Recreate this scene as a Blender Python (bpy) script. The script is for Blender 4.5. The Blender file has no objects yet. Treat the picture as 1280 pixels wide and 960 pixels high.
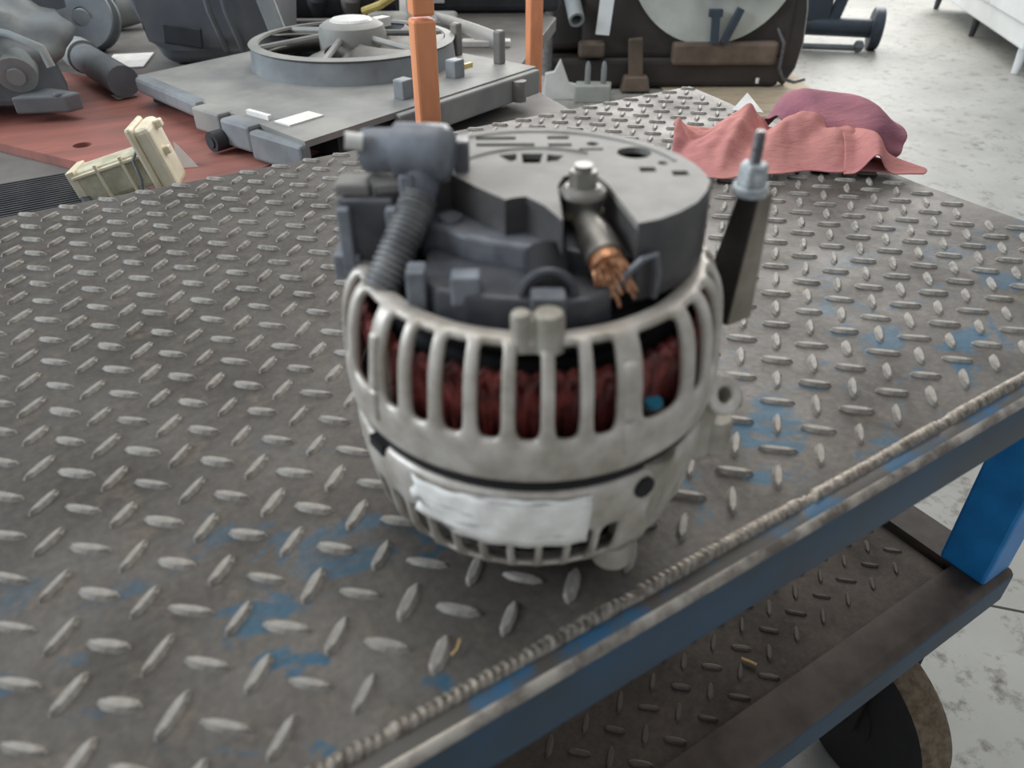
import bpy, bmesh, math, random
from mathutils import Vector, Matrix, noise as mnoise
random.seed(7)
S = bpy.context.scene
COL = S.collection
PI = math.pi
R = math.radians

# ------------------------------------------------------------------ camera, world, lights, exposure
CAM_LOC = Vector((-0.13923, -0.21307, 0.25364))
CAM_ROT = ((0.8447076, -0.5352161, -0.0035781),      # camera right
           (0.3120596, 0.4870563, 0.8157174),        # camera up
           (-0.4348424, -0.6901593, 0.5784395))      # camera back
F_PX = 950.0
cam_d = bpy.data.cameras.new('camera')
cam = bpy.data.objects.new('camera', cam_d)
COL.objects.link(cam)
m3 = Matrix(CAM_ROT).transposed()
cam.matrix_world = Matrix.Translation(CAM_LOC) @ m3.to_4x4()
cam_d.sensor_fit = 'HORIZONTAL'
cam_d.sensor_width = 36.0
cam_d.lens = F_PX / 1280.0 * 36.0
cam_d.clip_start = 0.01
cam_d.clip_end = 60
cam_d.dof.use_dof = True
cam_d.dof.focus_distance = 0.75
cam_d.dof.aperture_fstop = 9.5
S.camera = cam

W = bpy.data.worlds.new('world')
S.world = W
W.use_nodes = True
bg = W.node_tree.nodes['Background']
bg.inputs['Color'].default_value = (0.86, 0.92, 1.0, 1)
bg.inputs['Strength'].default_value = 0.50

def area(name, loc, target, size, size_y, power, col):
    d = bpy.data.lights.new(name, 'AREA')
    d.shape = 'RECTANGLE'; d.size = size; d.size_y = size_y
    d.energy = power; d.color = col
    o = bpy.data.objects.new(name, d)
    COL.objects.link(o)
    o.location = loc
    o.rotation_euler = (Vector(target) - Vector(loc)).to_track_quat('-Z', 'Y').to_euler()
    return o
area('workshop_door_daylight', (5.4, 5.4, 2.5), (0.6, 0.5, 0), 5.5, 3.0, 430, (1.0, 0.98, 0.95))
area('side_window_daylight', (-4.0, 2.6, 2.4), (0.0, 0.4, 0), 3.0, 1.8, 240, (0.80, 0.90, 1.0))
area('ceiling_skylight', (0.6, 1.6, 4.2), (0.4, 0.5, 0), 3.0, 3.0, 85, (1.0, 0.98, 0.94))

S.view_settings.view_transform = 'Standard'
S.view_settings.look = 'None'
S.view_settings.gamma = 1
S.view_settings.use_curve_mapping = False
S.view_settings.exposure = 0.0

# ------------------------------------------------------------------ materials
def srgb(r, g, b):
    def c(v):
        v /= 255.0
        return v / 12.92 if v <= 0.04045 else ((v + 0.055) / 1.055) ** 2.4
    return (c(r), c(g), c(b), 1.0)

def new_mat(name):
    m = bpy.data.materials.new(name)
    m.use_nodes = True
    nt = m.node_tree
    return m, nt, nt.nodes['Principled BSDF']

def noise_node(nt, scale, detail=4, rough=0.6, coord='Object', stretch=None, rot=None):
    tc = nt.nodes.new('ShaderNodeTexCoord')
    n = nt.nodes.new('ShaderNodeTexNoise')
    n.inputs['Scale'].default_value = scale
    n.inputs['Detail'].default_value = detail
    n.inputs['Roughness'].default_value = rough
    src = tc.outputs[coord]
    if stretch or rot:
        mp = nt.nodes.new('ShaderNodeMapping')
        if stretch: mp.inputs['Scale'].default_value = stretch
        if rot: mp.inputs['Rotation'].default_value = rot
        nt.links.new(src, mp.inputs['Vector'])
        src = mp.outputs['Vector']
    nt.links.new(src, n.inputs['Vector'])
    return n

def ramp(nt, src, lo, hi):
    r = nt.nodes.new('ShaderNodeMapRange')
    r.inputs['From Min'].default_value = lo
    r.inputs['From Max'].default_value = hi
    nt.links.new(src, r.inputs['Value'])
    return r.outputs['Result']

def mix(nt, fac, a, b):
    x = nt.nodes.new('ShaderNodeMix'); x.data_type = 'RGBA'
    if isinstance(fac, float): x.inputs[0].default_value = fac
    else: nt.links.new(fac, x.inputs[0])
    for sock, v in ((x.inputs[6], a), (x.inputs[7], b)):
        if isinstance(v, tuple): sock.default_value = v
        else: nt.links.new(v, sock)
    return x.outputs[2]

def bump(nt, bs, src, strength, dist=0.001):
    b = nt.nodes.new('ShaderNodeBump')
    b.inputs['Strength'].default_value = strength
    b.inputs['Distance'].default_value = dist
    nt.links.new(src, b.inputs['Height'])
    nt.links.new(b.outputs['Normal'], bs.inputs['Normal'])

def pm(name, a, b=None, scale=40, rough=0.6, metal=0.0, bmp=0.0, lo=0.35, hi=0.65, spec=0.5, stretch=None, coord='Object', bdist=0.001):
    m, nt, bs = new_mat(name)
    bs.inputs['Roughness'].default_value = rough
    bs.inputs['Metallic'].default_value = metal
    bs.inputs['Specular IOR Level'].default_value = spec
    n = noise_node(nt, scale, stretch=stretch, coord=coord)
    if b is None: b = tuple(min(1, v * 0.75) for v in a[:3]) + (1,)
    nt.links.new(mix(nt, ramp(nt, n.outputs['Fac'], lo, hi), a, b), bs.inputs['Base Color'])
    if bmp: bump(nt, bs, n.outputs['Fac'], bmp, bdist)
    return m

def tread_mat(name, base, dirt, dirt2, blue, blue_lo, blue_hi, rough):
    m, nt, bs = new_mat(name)
    n1 = noise_node(nt, 14, 6, 0.65)
    n2 = noise_node(nt, 260, 3, 0.6)
    n3 = noise_node(nt, 20, 5, 0.6, stretch=(1, 1.4, 1))
    n3.inputs['Distortion'].default_value = 0.6
    n4 = noise_node(nt, 55, 5, 0.7)
    c = mix(nt, ramp(nt, n1.outputs['Fac'], 0.38, 0.66), base, dirt)
    c = mix(nt, ramp(nt, n4.outputs['Fac'], 0.52, 0.78), c, dirt2)
    mul = nt.nodes.new('ShaderNodeMath'); mul.operation = 'MULTIPLY'
    nt.links.new(ramp(nt, n3.outputs['Fac'], blue_lo, blue_hi), mul.inputs[0])
    # old blue paint survives only near the front edge of the deck
    sx = nt.nodes.new('ShaderNodeSeparateXYZ')
    tc = nt.nodes.new('ShaderNodeTexCoord')
    nt.links.new(tc.outputs['Object'], sx.inputs[0])
    nt.links.new(ramp(nt, sx.outputs['Y'], 0.13, -0.02), mul.inputs[1])
    c = mix(nt, mul.outputs[0], c, blue)
    hsv = nt.nodes.new('ShaderNodeHueSaturation')
    nt.links.new(c, hsv.inputs['Color'])
    nt.links.new(ramp2(nt, n2.outputs['Fac'], 0.3, 0.7, 0.82, 1.15), hsv.inputs['Value'])
    nt.links.new(hsv.outputs[0], bs.inputs['Base Color'])
    bs.inputs['Metallic'].default_value = 0.35
    nt.links.new(ramp2(nt, n1.outputs['Fac'], 0.3, 0.7, rough, rough + 0.18), bs.inputs['Roughness'])
    bump(nt, bs, n2.outputs['Fac'], 0.35, 0.0006)
    return m

def ramp2(nt, src, lo, hi, a, b):
    r = nt.nodes.new('ShaderNodeMapRange')
    for k, v in (('From Min', lo), ('From Max', hi), ('To Min', a), ('To Max', b)):
        r.inputs[k].default_value = v
    nt.links.new(src, r.inputs['Value'])
    return r.outputs['Result']

M = {}
M['deck'] = tread_mat('deck_steel', srgb(94, 89, 83), srgb(62, 57, 51), srgb(106, 96, 84), srgb(40, 78, 98), 0.56, 0.62, 0.46)
M['bar'] = pm('tread_worn_steel', srgb(150, 145, 136), srgb(112, 106, 98), 150, 0.58, 0.15, 0.5)
M['shelf'] = tread_mat('shelf_dirty_steel', srgb(88, 78, 68), srgb(66, 57, 49), srgb(98, 86, 74), srgb(60, 70, 78), 0.80, 0.9, 0.6)
M['shelf_bar'] = pm('shelf_bar_steel', srgb(98, 88, 78), srgb(76, 67, 58), 120, 0.6, 0.15)
M['blue'] = pm('blue_paint', srgb(32, 132, 200), srgb(26, 112, 174), 30, 0.42, 0.0, 0.08)
M['blue_dirty'] = pm('blue_paint_dirty', srgb(36, 70, 96), srgb(46, 60, 72), 16, 0.5, 0.1, 0.1)
M['strip'] = pm('flaked_blue_grey_paint', srgb(44, 84, 112), srgb(74, 69, 63), 34, 0.5, 0.15, 0.2, 0.42, 0.54)
M['worn'] = pm('worn_edge_steel', srgb(176, 168, 156), srgb(104, 96, 88), 45, 0.4, 0.5, 0.3, 0.42, 0.62)
M['weld'] = pm('weld_steel', srgb(160, 152, 140), srgb(96, 88, 78), 220, 0.42, 0.5, 0.4)
M['brown'] = pm('grimy_brown_steel', srgb(92, 80, 70), srgb(66, 56, 48), 30, 0.55, 0.2, 0.1)
M['rubber'] = pm('black_rubber', srgb(30, 27, 30), srgb(22, 20, 22), 60, 0.7)
M['tyre_dust_lit'] = pm('dusty_lit_tyre_tread', srgb(124, 108, 88), srgb(88, 74, 58), 120, 0.9, 0, 0.3)  # tread dust, with the light falling on it painted in too
M['alu'] = pm('cast_aluminium', srgb(206, 199, 189), srgb(168, 159, 146), 70, 0.46, 0.35, 0.25)
M['alu_dull'] = pm('dull_aluminium', srgb(178, 172, 160), srgb(138, 130, 116), 60, 0.55, 0.3, 0.25)
M['black'] = pm('black_plastic', srgb(60, 62, 68), srgb(78, 78, 80), 90, 0.42)
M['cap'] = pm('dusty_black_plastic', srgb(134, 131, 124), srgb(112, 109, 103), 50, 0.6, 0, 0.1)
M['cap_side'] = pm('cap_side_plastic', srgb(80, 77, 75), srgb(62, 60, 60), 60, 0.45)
M['terrace'] = pm('greyed_plastic', srgb(114, 115, 118), srgb(84, 85, 90), 60, 0.42)
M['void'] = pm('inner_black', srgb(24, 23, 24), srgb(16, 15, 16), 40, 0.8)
M['copper_dark'] = pm('varnished_winding', srgb(138, 64, 58), srgb(78, 36, 34), 120, 0.45, 0.1)
M['copper'] = pm('bare_copper', srgb(216, 164, 124), srgb(150, 96, 66), 300, 0.35, 0.6)
M['zinc'] = pm('zinc_steel', srgb(146, 142, 134), srgb(118, 114, 107), 90, 0.38, 0.6)
M['brass'] = pm('yellow_washer', srgb(176, 168, 130), srgb(140, 132, 104), 120, 0.4, 0.5)
M['nutwhite'] = pm('corroded_zinc', srgb(190, 194, 192), srgb(142, 146, 148), 260, 0.6, 0.2, 0.5)
M['stud'] = pm('dark_thread_steel', srgb(110, 108, 108), srgb(84, 82, 84), 120, 0.4, 0.6)
M['arm_shaded'] = pm('shaded_arm_face', srgb(66, 60, 56), srgb(46, 42, 40), 60, 0.5, 0.2, 0.2)  # shade on the arm's left faces, put into the colour
M['arm_lit'] = pm('lit_arm_face', srgb(150, 142, 128), srgb(118, 108, 96), 60, 0.5, 0.3, 0.2)  # light on the arm's right and top faces, put into the colour
M['cyan'] = pm('cyan_paint_mark', srgb(60, 158, 182), srgb(40, 120, 150), 60, 0.4)
M['hose'] = pm('grey_conduit', srgb(134, 133, 130), srgb(100, 100, 100), 80, 0.5)
M['plug'] = pm('grey_plug_plastic', srgb(132, 136, 142), srgb(100, 103, 108), 60, 0.38)
M['cloth'] = pm('rag_cotton', srgb(204, 142, 132), srgb(176, 116, 114), 22, 0.95, 0, 0.0, 0.3, 0.7, 0.2)
M['cloth_purple'] = pm('rag_cotton_purple', srgb(176, 120, 126), srgb(142, 96, 108), 22, 0.95, 0, 0.0, 0.3, 0.7, 0.2)  # purpler, darker tone for the rolled fold
for _k in ('cloth', 'cloth_purple'):
    _nt = M[_k].node_tree
    _w = noise_node(_nt, 60, 5, 0.65, stretch=(0.35, 1.6, 1.0))
    bump(_nt, _nt.nodes['Principled BSDF'], _w.outputs['Fac'], 0.45, 0.006)
M['paper'] = pm('white_paper', srgb(238, 236, 230), srgb(214, 210, 202), 30, 0.8)
M['straw'] = pm('straw', srgb(196, 164, 108), srgb(160, 126, 76), 200, 0.7)
M['orange'] = pm('orange_paint', srgb(242, 160, 112), srgb(206, 122, 82), 26, 0.5, 0, 0.1, 0.45, 0.8, stretch=(1, 1, 0.25))
M['board'] = pm('red_brown_board', srgb(166, 104, 92), srgb(122, 84, 74), 9, 0.5, 0, 0.05, 0.3, 0.75, stretch=(0.6, 3, 1))
M['board_edge'] = pm('board_edge_wood', srgb(118, 84, 80), srgb(98, 72, 70), 20, 0.7)
M['bench'] = pm('grey_bench_top', srgb(112, 108, 102), srgb(96, 92, 88), 16, 0.6, 0, 0.05)
M['bench_leg'] = pm('bench_leg_steel', srgb(70, 70, 72), srgb(54, 54, 56), 30, 0.6)
M['shroud'] = pm('dusty_grey_plastic', srgb(158, 156, 148), srgb(118, 118, 116), 9, 0.6, 0, 0.03, 0.3, 0.7)
M['shroud_cool'] = pm('cool_lit_plastic', srgb(140, 144, 146), srgb(114, 117, 119), 14, 0.5)  # bluish cast of the light painted into the grey plastic
M['fan'] = pm('fan_dark_plastic', srgb(134, 130, 122), srgb(104, 101, 97), 14, 0.55)
M['darkgap'] = pm('dark_core', srgb(52, 54, 58), srgb(40, 42, 46), 30, 0.7)
M['cream'] = pm('cream_plastic', srgb(232, 222, 196), srgb(208, 196, 164), 24, 0.5)
M['cream2'] = pm('pale_resin', srgb(214, 208, 180), srgb(168, 162, 138), 34, 0.4)
M['yellow'] = pm('yellow_clip', srgb(224, 204, 128), srgb(196, 172, 96), 40, 0.5)
M['tank'] = pm('hazed_tank_plastic', srgb(96, 100, 106), srgb(126, 126, 124), 7, 0.55, 0, 0.03, 0.35, 0.75)  # black plastic paled, with the veil of haze put into the colour
M['gear'] = pm('hazed_gearbox_casting', srgb(126, 132, 134), srgb(160, 162, 156), 12, 0.65, 0, 0.1, 0.4, 0.7)  # casting grey lifted so that it carries the haze in its colour
M['gear_d'] = pm('hazed_dark_casting', srgb(94, 100, 104), srgb(114, 118, 120), 16, 0.6, 0, 0.1)  # darker casting tone, lifted for the haze as well
M['white'] = pm('white_enamel', srgb(232, 234, 232), srgb(216, 218, 216), 4, 0.45)
M['white_pl'] = pm('white_plastic', srgb(228, 226, 220), srgb(204, 202, 196), 14, 0.5)
M['engine'] = pm('black_engine_casting', srgb(44, 40, 38), srgb(58, 50, 46), 9, 0.6, 0, 0.1)
M['engine_b'] = pm('oily_brown_casting', srgb(112, 96, 82), srgb(76, 64, 54), 8, 0.55, 0, 0.1)
M['bell'] = pm('pale_cast_cover', srgb(190, 192, 184), srgb(166, 168, 160), 7, 0.6, 0.1, 0.1)
M['hoist'] = pm('dark_blue_steel', srgb(58, 70, 82), srgb(46, 54, 62), 10, 0.5, 0.1)
M['ply'] = pm('beige_plywood', srgb(188, 172, 146), srgb(162, 146, 122), 8, 0.75, stretch=(1, 4, 1))

def floor_mat():
    m, nt, bs = new_mat('concrete_floor')
    n1 = noise_node(nt, 2.2, 8, 0.65)
    n2 = noise_node(nt, 26, 6, 0.7)
    n3 = noise_node(nt, 60, 4, 0.6)
    c = mix(nt, ramp(nt, n1.outputs['Fac'], 0.35, 0.68), srgb(170, 170, 163), srgb(142, 141, 135))
    c = mix(nt, ramp(nt, n2.outputs['Fac'], 0.54, 0.70), c, srgb(98, 92, 82))
    nt.links.new(c, bs.inputs['Base Color'])
    bs.inputs['Roughness'].default_value = 0.5
    bump(nt, bs, n3.outputs['Fac'], 0.15, 0.002)
    return m
M['floor'] = floor_mat()
M['joint'] = pm('floor_joint', srgb(84, 80, 74), srgb(70, 66, 60), 30, 0.9)

def label_mat():
    m, nt, bs = new_mat('label_paper')
    tc = nt.nodes.new('ShaderNodeTexCoord')
    n = noise_node(nt, 90, 4, 0.7)
    w = noise_node(nt, 34, 3, 0.6, stretch=(1, 1, 7))
    c = mix(nt, ramp(nt, n.outputs['Fac'], 0.4, 0.7), srgb(248, 245, 238), srgb(228, 224, 216))
    c = mix(nt, ramp(nt, w.outputs['Fac'], 0.60, 0.70), c, srgb(166, 160, 154))
    nt.links.new(c, bs.inputs['Base Color'])
    bs.inputs['Roughness'].default_value = 0.6
    return m
M['label'] = label_mat()

# ------------------------------------------------------------------ mesh helpers
class B:
    def __init__(s): s.bm = bmesh.new(); s.mi = 0
    def _faces(s, fs):
        for f in fs: f.material_index = s.mi
    def box(s, c, d, rot=None):
        mt = Matrix.Translation(Vector(c)) @ (rot.to_4x4() if rot else Matrix()) @ Matrix.Diagonal((d[0], d[1], d[2], 1))
        r = bmesh.ops.create_cube(s.bm, size=1, matrix=mt)
        s._faces({f for v in r['verts'] for f in v.link_faces})
        return s
    def frame(s, p0, p1):
        d = (Vector(p1) - Vector(p0)); L = d.length
        return d.to_track_quat('Z', 'Y').to_matrix(), L
    def cyl(s, p0, p1, r0, r1=None, n=20, caps=True):
        r1 = r0 if r1 is None else r1
        q, L = s.frame(p0, p1)
        a = [s.bm.verts.new(Vector(p0) + q @ Vector((r0 * math.cos(2*PI*k/n), r0 * math.sin(2*PI*k/n), 0))) for k in range(n)]
        b = [s.bm.verts.new(Vector(p1) + q @ Vector((r1 * math.cos(2*PI*k/n), r1 * math.sin(2*PI*k/n), 0))) for k in range(n)]
        fs = [s.bm.faces.new((a[k], a[(k+1) % n], b[(k+1) % n], b[k])) for k in range(n)]
        if caps:
            fs.append(s.bm.faces.new(list(reversed(a)))); fs.append(s.bm.faces.new(b))
        s._faces(fs); return s
    def tube(s, pts, r, n=10, caps=True):
        pts = [Vector(p) for p in pts]
        rings = []
        rad = r if callable(r) else (lambda t: r)
        prev = None
        for i, p in enumerate(pts):
            d = (pts[min(i+1, len(pts)-1)] - pts[max(i-1, 0)]).normalized()
            if prev is None:
                u = d.orthogonal().normalized()
            else:
                u = (prev - d * prev.dot(d)).normalized()
            prev = u; v = d.cross(u); rr = rad(i / (len(pts)-1))
            rings.append([s.bm.verts.new(p + u * rr * math.cos(2*PI*k/n) + v * rr * math.sin(2*PI*k/n)) for k in range(n)])
        fs = []
        for a, b in zip(rings, rings[1:]):
            for k in range(n): fs.append(s.bm.faces.new((a[k], a[(k+1) % n], b[(k+1) % n], b[k])))
        if caps:
            fs.append(s.bm.faces.new(list(reversed(rings[0])))); fs.append(s.bm.faces.new(rings[-1]))
        s._faces(fs); return s
    def lathe(s, prof, n=48, c=(0, 0, 0), a0=0, a1=2*PI, skip=None):
        full = abs(a1 - a0 - 2*PI) < 1e-6
        cnt = n if full else n + 1
        rows = [[s.bm.verts.new((c[0] + r * math.cos(a0 + (a1-a0)*k/n), c[1] + r * math.sin(a0 + (a1-a0)*k/n), c[2] + z)) for k in range(cnt)] for r, z in prof]
        fs = []
        for i in range(len(prof) - 1):
            for k in range(n):
                j = (k + 1) % cnt
                fs.append(s.bm.faces.new((rows[i][k], rows[i][j], rows[i+1][j], rows[i+1][k])))
        s._faces(fs); return s
    def prism(s, poly, z0, z1, taper=0.0):
        cx = sum(p[0] for p in poly) / len(poly); cy = sum(p[1] for p in poly) / len(poly)
        a = [s.bm.verts.new((p[0], p[1], z0)) for p in poly]
        b = [s.bm.verts.new((cx + (p[0]-cx)*(1-taper), cy + (p[1]-cy)*(1-taper), z1)) for p in poly]
        n = len(poly)
        fs = [s.bm.faces.new((a[k], a[(k+1) % n], b[(k+1) % n], b[k])) for k in range(n)]
        fs.append(s.bm.faces.new(list(reversed(a)))); fs.append(s.bm.faces.new(b))
        s._faces(fs); return s
    def holed(s, outline, holes, z0, z1):
        """flat plate of the given outline with real holes, extruded from z0 to z1"""
        bm = s.bm; es = []; vs = []
        for lp in [outline] + holes:
            v = [bm.verts.new((p[0], p[1], z1)) for p in lp]
            vs += v
            es += [bm.edges.new((v[k], v[(k+1) % len(v)])) for k in range(len(v))]
        r = bmesh.ops.triangle_fill(bm, use_beauty=True, use_dissolve=False, edges=es)
        fs = [g for g in r['geom'] if isinstance(g, bmesh.types.BMFace)]
        ex = bmesh.ops.extrude_face_region(bm, geom=fs)
        nv = [g for g in ex['geom'] if isinstance(g, bmesh.types.BMVert)]
        bmesh.ops.translate(bm, verts=nv, vec=(0, 0, z0 - z1))
        return s
    def xform(s, mt): bmesh.ops.transform(s.bm, matrix=mt, verts=s.bm.verts[:]); return s
    def obj(s, name, mats, parent=None, smooth=False, bevel=0, seg=2, sub=0, solid=0, soff=-1, angle=40, loc=None, rz=None):
        bmesh.ops.recalc_face_normals(s.bm, faces=s.bm.faces[:])
        me = bpy.data.meshes.new(name); s.bm.to_mesh(me); s.bm.free()
        if not isinstance(mats, (list, tuple)): mats = [mats]
        for m in mats: me.materials.append(M[m] if isinstance(m, str) else m)
        o = bpy.data.objects.new(name, me); COL.objects.link(o)
        if parent: o.parent = parent
        if smooth:
            for p in me.polygons: p.use_smooth = True
            if smooth != 'all': me.set_sharp_from_angle(angle=R(angle))
        if solid:
            d = o.modifiers.new('solid', 'SOLIDIFY'); d.thickness = solid; d.offset = soff
        if bevel:
            d = o.modifiers.new('bevel', 'BEVEL'); d.width = bevel; d.segments = seg; d.limit_method = 'ANGLE'; d.angle_limit = R(35)
        if sub:
            d = o.modifiers.new('sub', 'SUBSURF'); d.levels = sub; d.render_levels = sub
        if loc: o.location = loc
        if rz is not None: o.rotation_euler = (0, 0, rz)
        return o

def tag(o, label, cat, group=None, kind=None):
    if label: o['label'] = label
    if cat: o['category'] = cat
    if group: o['group'] = group
    if kind: o['kind'] = kind
    return o

def thing(name, label, cat, loc=(0, 0, 0), rz=0.0, group=None, rot=None):
    o = bpy.data.objects.new(name, None); COL.objects.link(o)
    o.empty_display_size = 0.02
    o.location = loc
    o.rotation_euler = rot if rot else (0, 0, rz)
    return tag(o, label, cat, group)

VR = R(-32.21)          # heading that most loose things share: their front faces the photographer

def smoothstep(a, b, x):
    t = max(0.0, min(1.0, (x - a) / (b - a))); return t * t * (3 - 2 * t)

FLOOR = -0.56
# ------------------------------------------------------------------ floor: two concrete slabs and their joint
fb = B(); fb.box((2.5, 2.5, FLOOR - 0.06), (12, 12, 0.1))
floor = fb.obj('floor', 'joint'); floor['kind'] = 'structure'
jp = Vector((0.733, -0.005, 0)); jd = Vector((0.67, -0.742, 0)).normalized(); jn = Vector((-jd.y, jd.x, 0))
for sgn in (1, -1):
    p0 = jp + jn * sgn * 0.0022
    pts = [p0 - jd * 7, p0 + jd * 5, p0 + jd * 5 + jn * sgn * 7, p0 - jd * 7 + jn * sgn * 7]
    if sgn < 0: pts.reverse()
    B().prism([(p.x, p.y) for p in pts], FLOOR - 0.01, FLOOR).obj('slab', 'floor', floor)

# ------------------------------------------------------------------ the trolley
tro = thing('workshop_trolley', 'blue steel workshop trolley with tread plate deck and lower shelf', 'trolley', (0, 0, 0))
DECK = [(-0.62, -0.064), (0.500, -0.064), (0.530, 0.058), (0.534, 0.158), (0.571, 0.382), (0.588, 0.468), (0.597, 0.5247), (-0.62, 0.5247)]
deck = B().prism(DECK, -0.006, 0.0).obj('deck_plate', 'deck', tro)

def bar_mesh(name, L, Wd, H, mat):
    b = B(); bm = b.bm
    def outline(l, w, z):
        pts = [(-l, 0.25*w), (-0.6*l, 0.86*w), (0, w), (0.6*l, 0.86*w), (l, 0.25*w), (l, -0.25*w), (0.6*l, -0.86*w), (0, -w), (-0.6*l, -0.86*w), (-l, -0.25*w)]
        return [bm.verts.new((x, y, z)) for x, y in pts]
    a = outline(L/2, Wd/2, -0.0004); t = outline(L/2*0.80, Wd/2*0.42, H)
    for k in range(10): bm.faces.new((a[k], a[(k+1) % 10], t[(k+1) % 10], t[k]))
    bm.faces.new(t)
    bmesh.ops.recalc_face_normals(bm, faces=bm.faces[:])
    me = bpy.data.meshes.new(name); bm.to_mesh(me); bm.free()
    me.materials.append(M[mat]); return me
BAR = bar_mesh('tread_bar', 0.0200, 0.0066, 0.0020, 'bar')
L0 = Vector((-0.17324, 0.08332, 0)); DI = Vector((0.015157, -0.014535, 0)); DJ = Vector((-0.015998, -0.014473, 0))
AI = math.atan2(DI.y, DI.x); AJ = math.atan2(DJ.y, DJ.x)

def inside(poly, x, y, marg):
    r = False; n = len(poly)
    for k in range(n):
        (x0, y0), (x1, y1) = poly[k], poly[(k+1) % n]
        if (y0 > y) != (y1 > y) and x < (x1-x0)*(y-y0)/(y1-y0)+x0: r = not r
        dx, dy = x1-x0, y1-y0
        if abs(dx*(y-y0)-dy*(x-x0))/math.hypot(dx, dy) < marg: return False
    return r

def seen(p):
    d = Vector(p) - CAM_LOC
    X = d.dot(Vector(CAM_ROT[0])); Y = d.dot(Vector(CAM_ROT[1])); Z = -d.dot(Vector(CAM_ROT[2]))
    if Z <= 0: return None
    u, v = 640 + F_PX*X/Z, 480 - F_PX*Y/Z
    return (Z, -5 < u < 1285 and -5 < v < 965)

def lay_bars(parent, poly, marg, z, mesh, stuffmat, limit, org, hidden=None):
    spots = []
    for i in range(-40, 60):
        for j in range(-60, 40):
            p = org + DI*i + DJ*j
            if not inside(poly, p.x, p.y, marg): continue
            a = AI if (i + j) % 2 == 0 else AJ
            q = (p.x, p.y, z)
            s_ = seen(q)
            vis = s_ is not None and s_[1] and not (hidden and hidden(p.x, p.y))
            spots.append((0 if vis else 1, s_[0] if s_ else 9, q, a))
    spots.sort(key=lambda t: (t[0], t[1]))
    for k, (iv, dz, q, a) in enumerate(spots):
        if k < limit and iv == 0:
            o = bpy.data.objects.new('tread_bar', mesh); COL.objects.link(o)
            o.parent = parent; o.location = q
            o.rotation_euler = (0, 0, a + random.uniform(-0.05, 0.05))
            w = random.uniform(0.9, 1.08); o.scale = (w, random.uniform(0.85, 1.15), random.uniform(0.75, 1.1))
    rest = [t for k, t in enumerate(spots) if not (k < limit and t[0] == 0)]
    if rest:
        bm = bmesh.new()
        for iv, dz, q, a in rest:
            n0 = len(bm.verts); bm.from_mesh(mesh); bm.verts.ensure_lookup_table()
            mt = Matrix.Translation(q) @ Matrix.Rotation(a + random.uniform(-0.05, 0.05), 4, 'Z')
            for v in bm.verts[n0:]: v.co = mt @ v.co
        me = bpy.data.meshes.new('tread_bars'); bm.to_mesh(me); bm.free(); me.materials.append(M[stuffmat])
        o = bpy.data.objects.new('tread_bars', me); COL.objects.link(o); o.parent = parent; o['kind'] = 'stuff'

def under_alternator(x, y):
    return math.hypot(x - 0.02, y - 0.03) < 0.06
lay_bars(deck, DECK, 0.004, 0.0, BAR, 'bar', 300, L0, under_alternator)

# rails of the deck frame (profile in y,z, run along x)
def rail(name, x0, x1, prof, mats, matidx, n=1):
    b = B(); bm = b.bm
    rows = []
    for k in range(n + 1):
        x = x0 + (x1-x0)*k/n
        rows.append([bm.verts.new((x, y, z)) for y, z in prof])
    m = len(prof)
    for k in range(n):
        for i in range(m):
            f = bm.faces.new((rows[k][i], rows[k][(i+1) % m], rows[k+1][(i+1) % m], rows[k+1][i])); f.material_index = matidx[i]
    bm.faces.new(rows[0]); bm.faces.new(list(reversed(rows[-1])))
    return b.obj(name, mats, tro, smooth=True, angle=50)
rail('front_rail', -0.62, 0.452, [(-0.055, -0.0065), (-0.066, -0.0012), (-0.0750, -0.0012), (-0.0772, -0.0018), (-0.0784, -0.0030), (-0.0788, -0.0048), (-0.0788, -0.036), (-0.0770, -0.0400), (-0.055, -0.0400)],
     ['blue_dirty', 'worn', 'strip'], [2, 2, 1, 1, 1, 0, 0, 0, 0])
rail('back_rail', -0.62, 0.452, [(0.49, -0.0065), (0.5247, -0.0065), (0.5247, -0.04), (0.49, -0.04)], ['blue_dirty'], [0]*4)
B().box((0.433, 0.218, -0.0233), (0.038, 0.543, 0.0335)).obj('end_rail', 'blue_dirty', tro)

# weld seam between the deck and the front rail
wb = B(); bm = wb.bm
xs = -0.62; rows = []
while xs < 0.497:
    step = 0.0035
    big = 1.0 + 0.25*math.sin(xs*31) + random.uniform(-0.12, 0.12)
    if (xs * 9.1) % 1 < 0.10: big *= 0.55
    for fr, am in ((0.0, 0.45), (0.45, 1.0), (0.88, 0.95)):
        r_ = 0.0027 * big * am
        row = []
        for t in range(7):
            a = PI * t / 6
            lean = 0.0022 * math.sin(a) 
            row.append(bm.verts.new((xs + step*fr + lean, -0.0652 + 0.0034*math.cos(a)*(0.8+0.2*big), -0.0012 + r_*1.2*math.sin(a))))
        rows.append(row)
    xs += step
for a, b_ in zip(rows, rows[1:]):
    for t in range(6): bm.faces.new((a[t], a[t+1], b_[t+1], b_[t]))
wb.obj('weld_seam', 'weld', tro, smooth='all')

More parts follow.
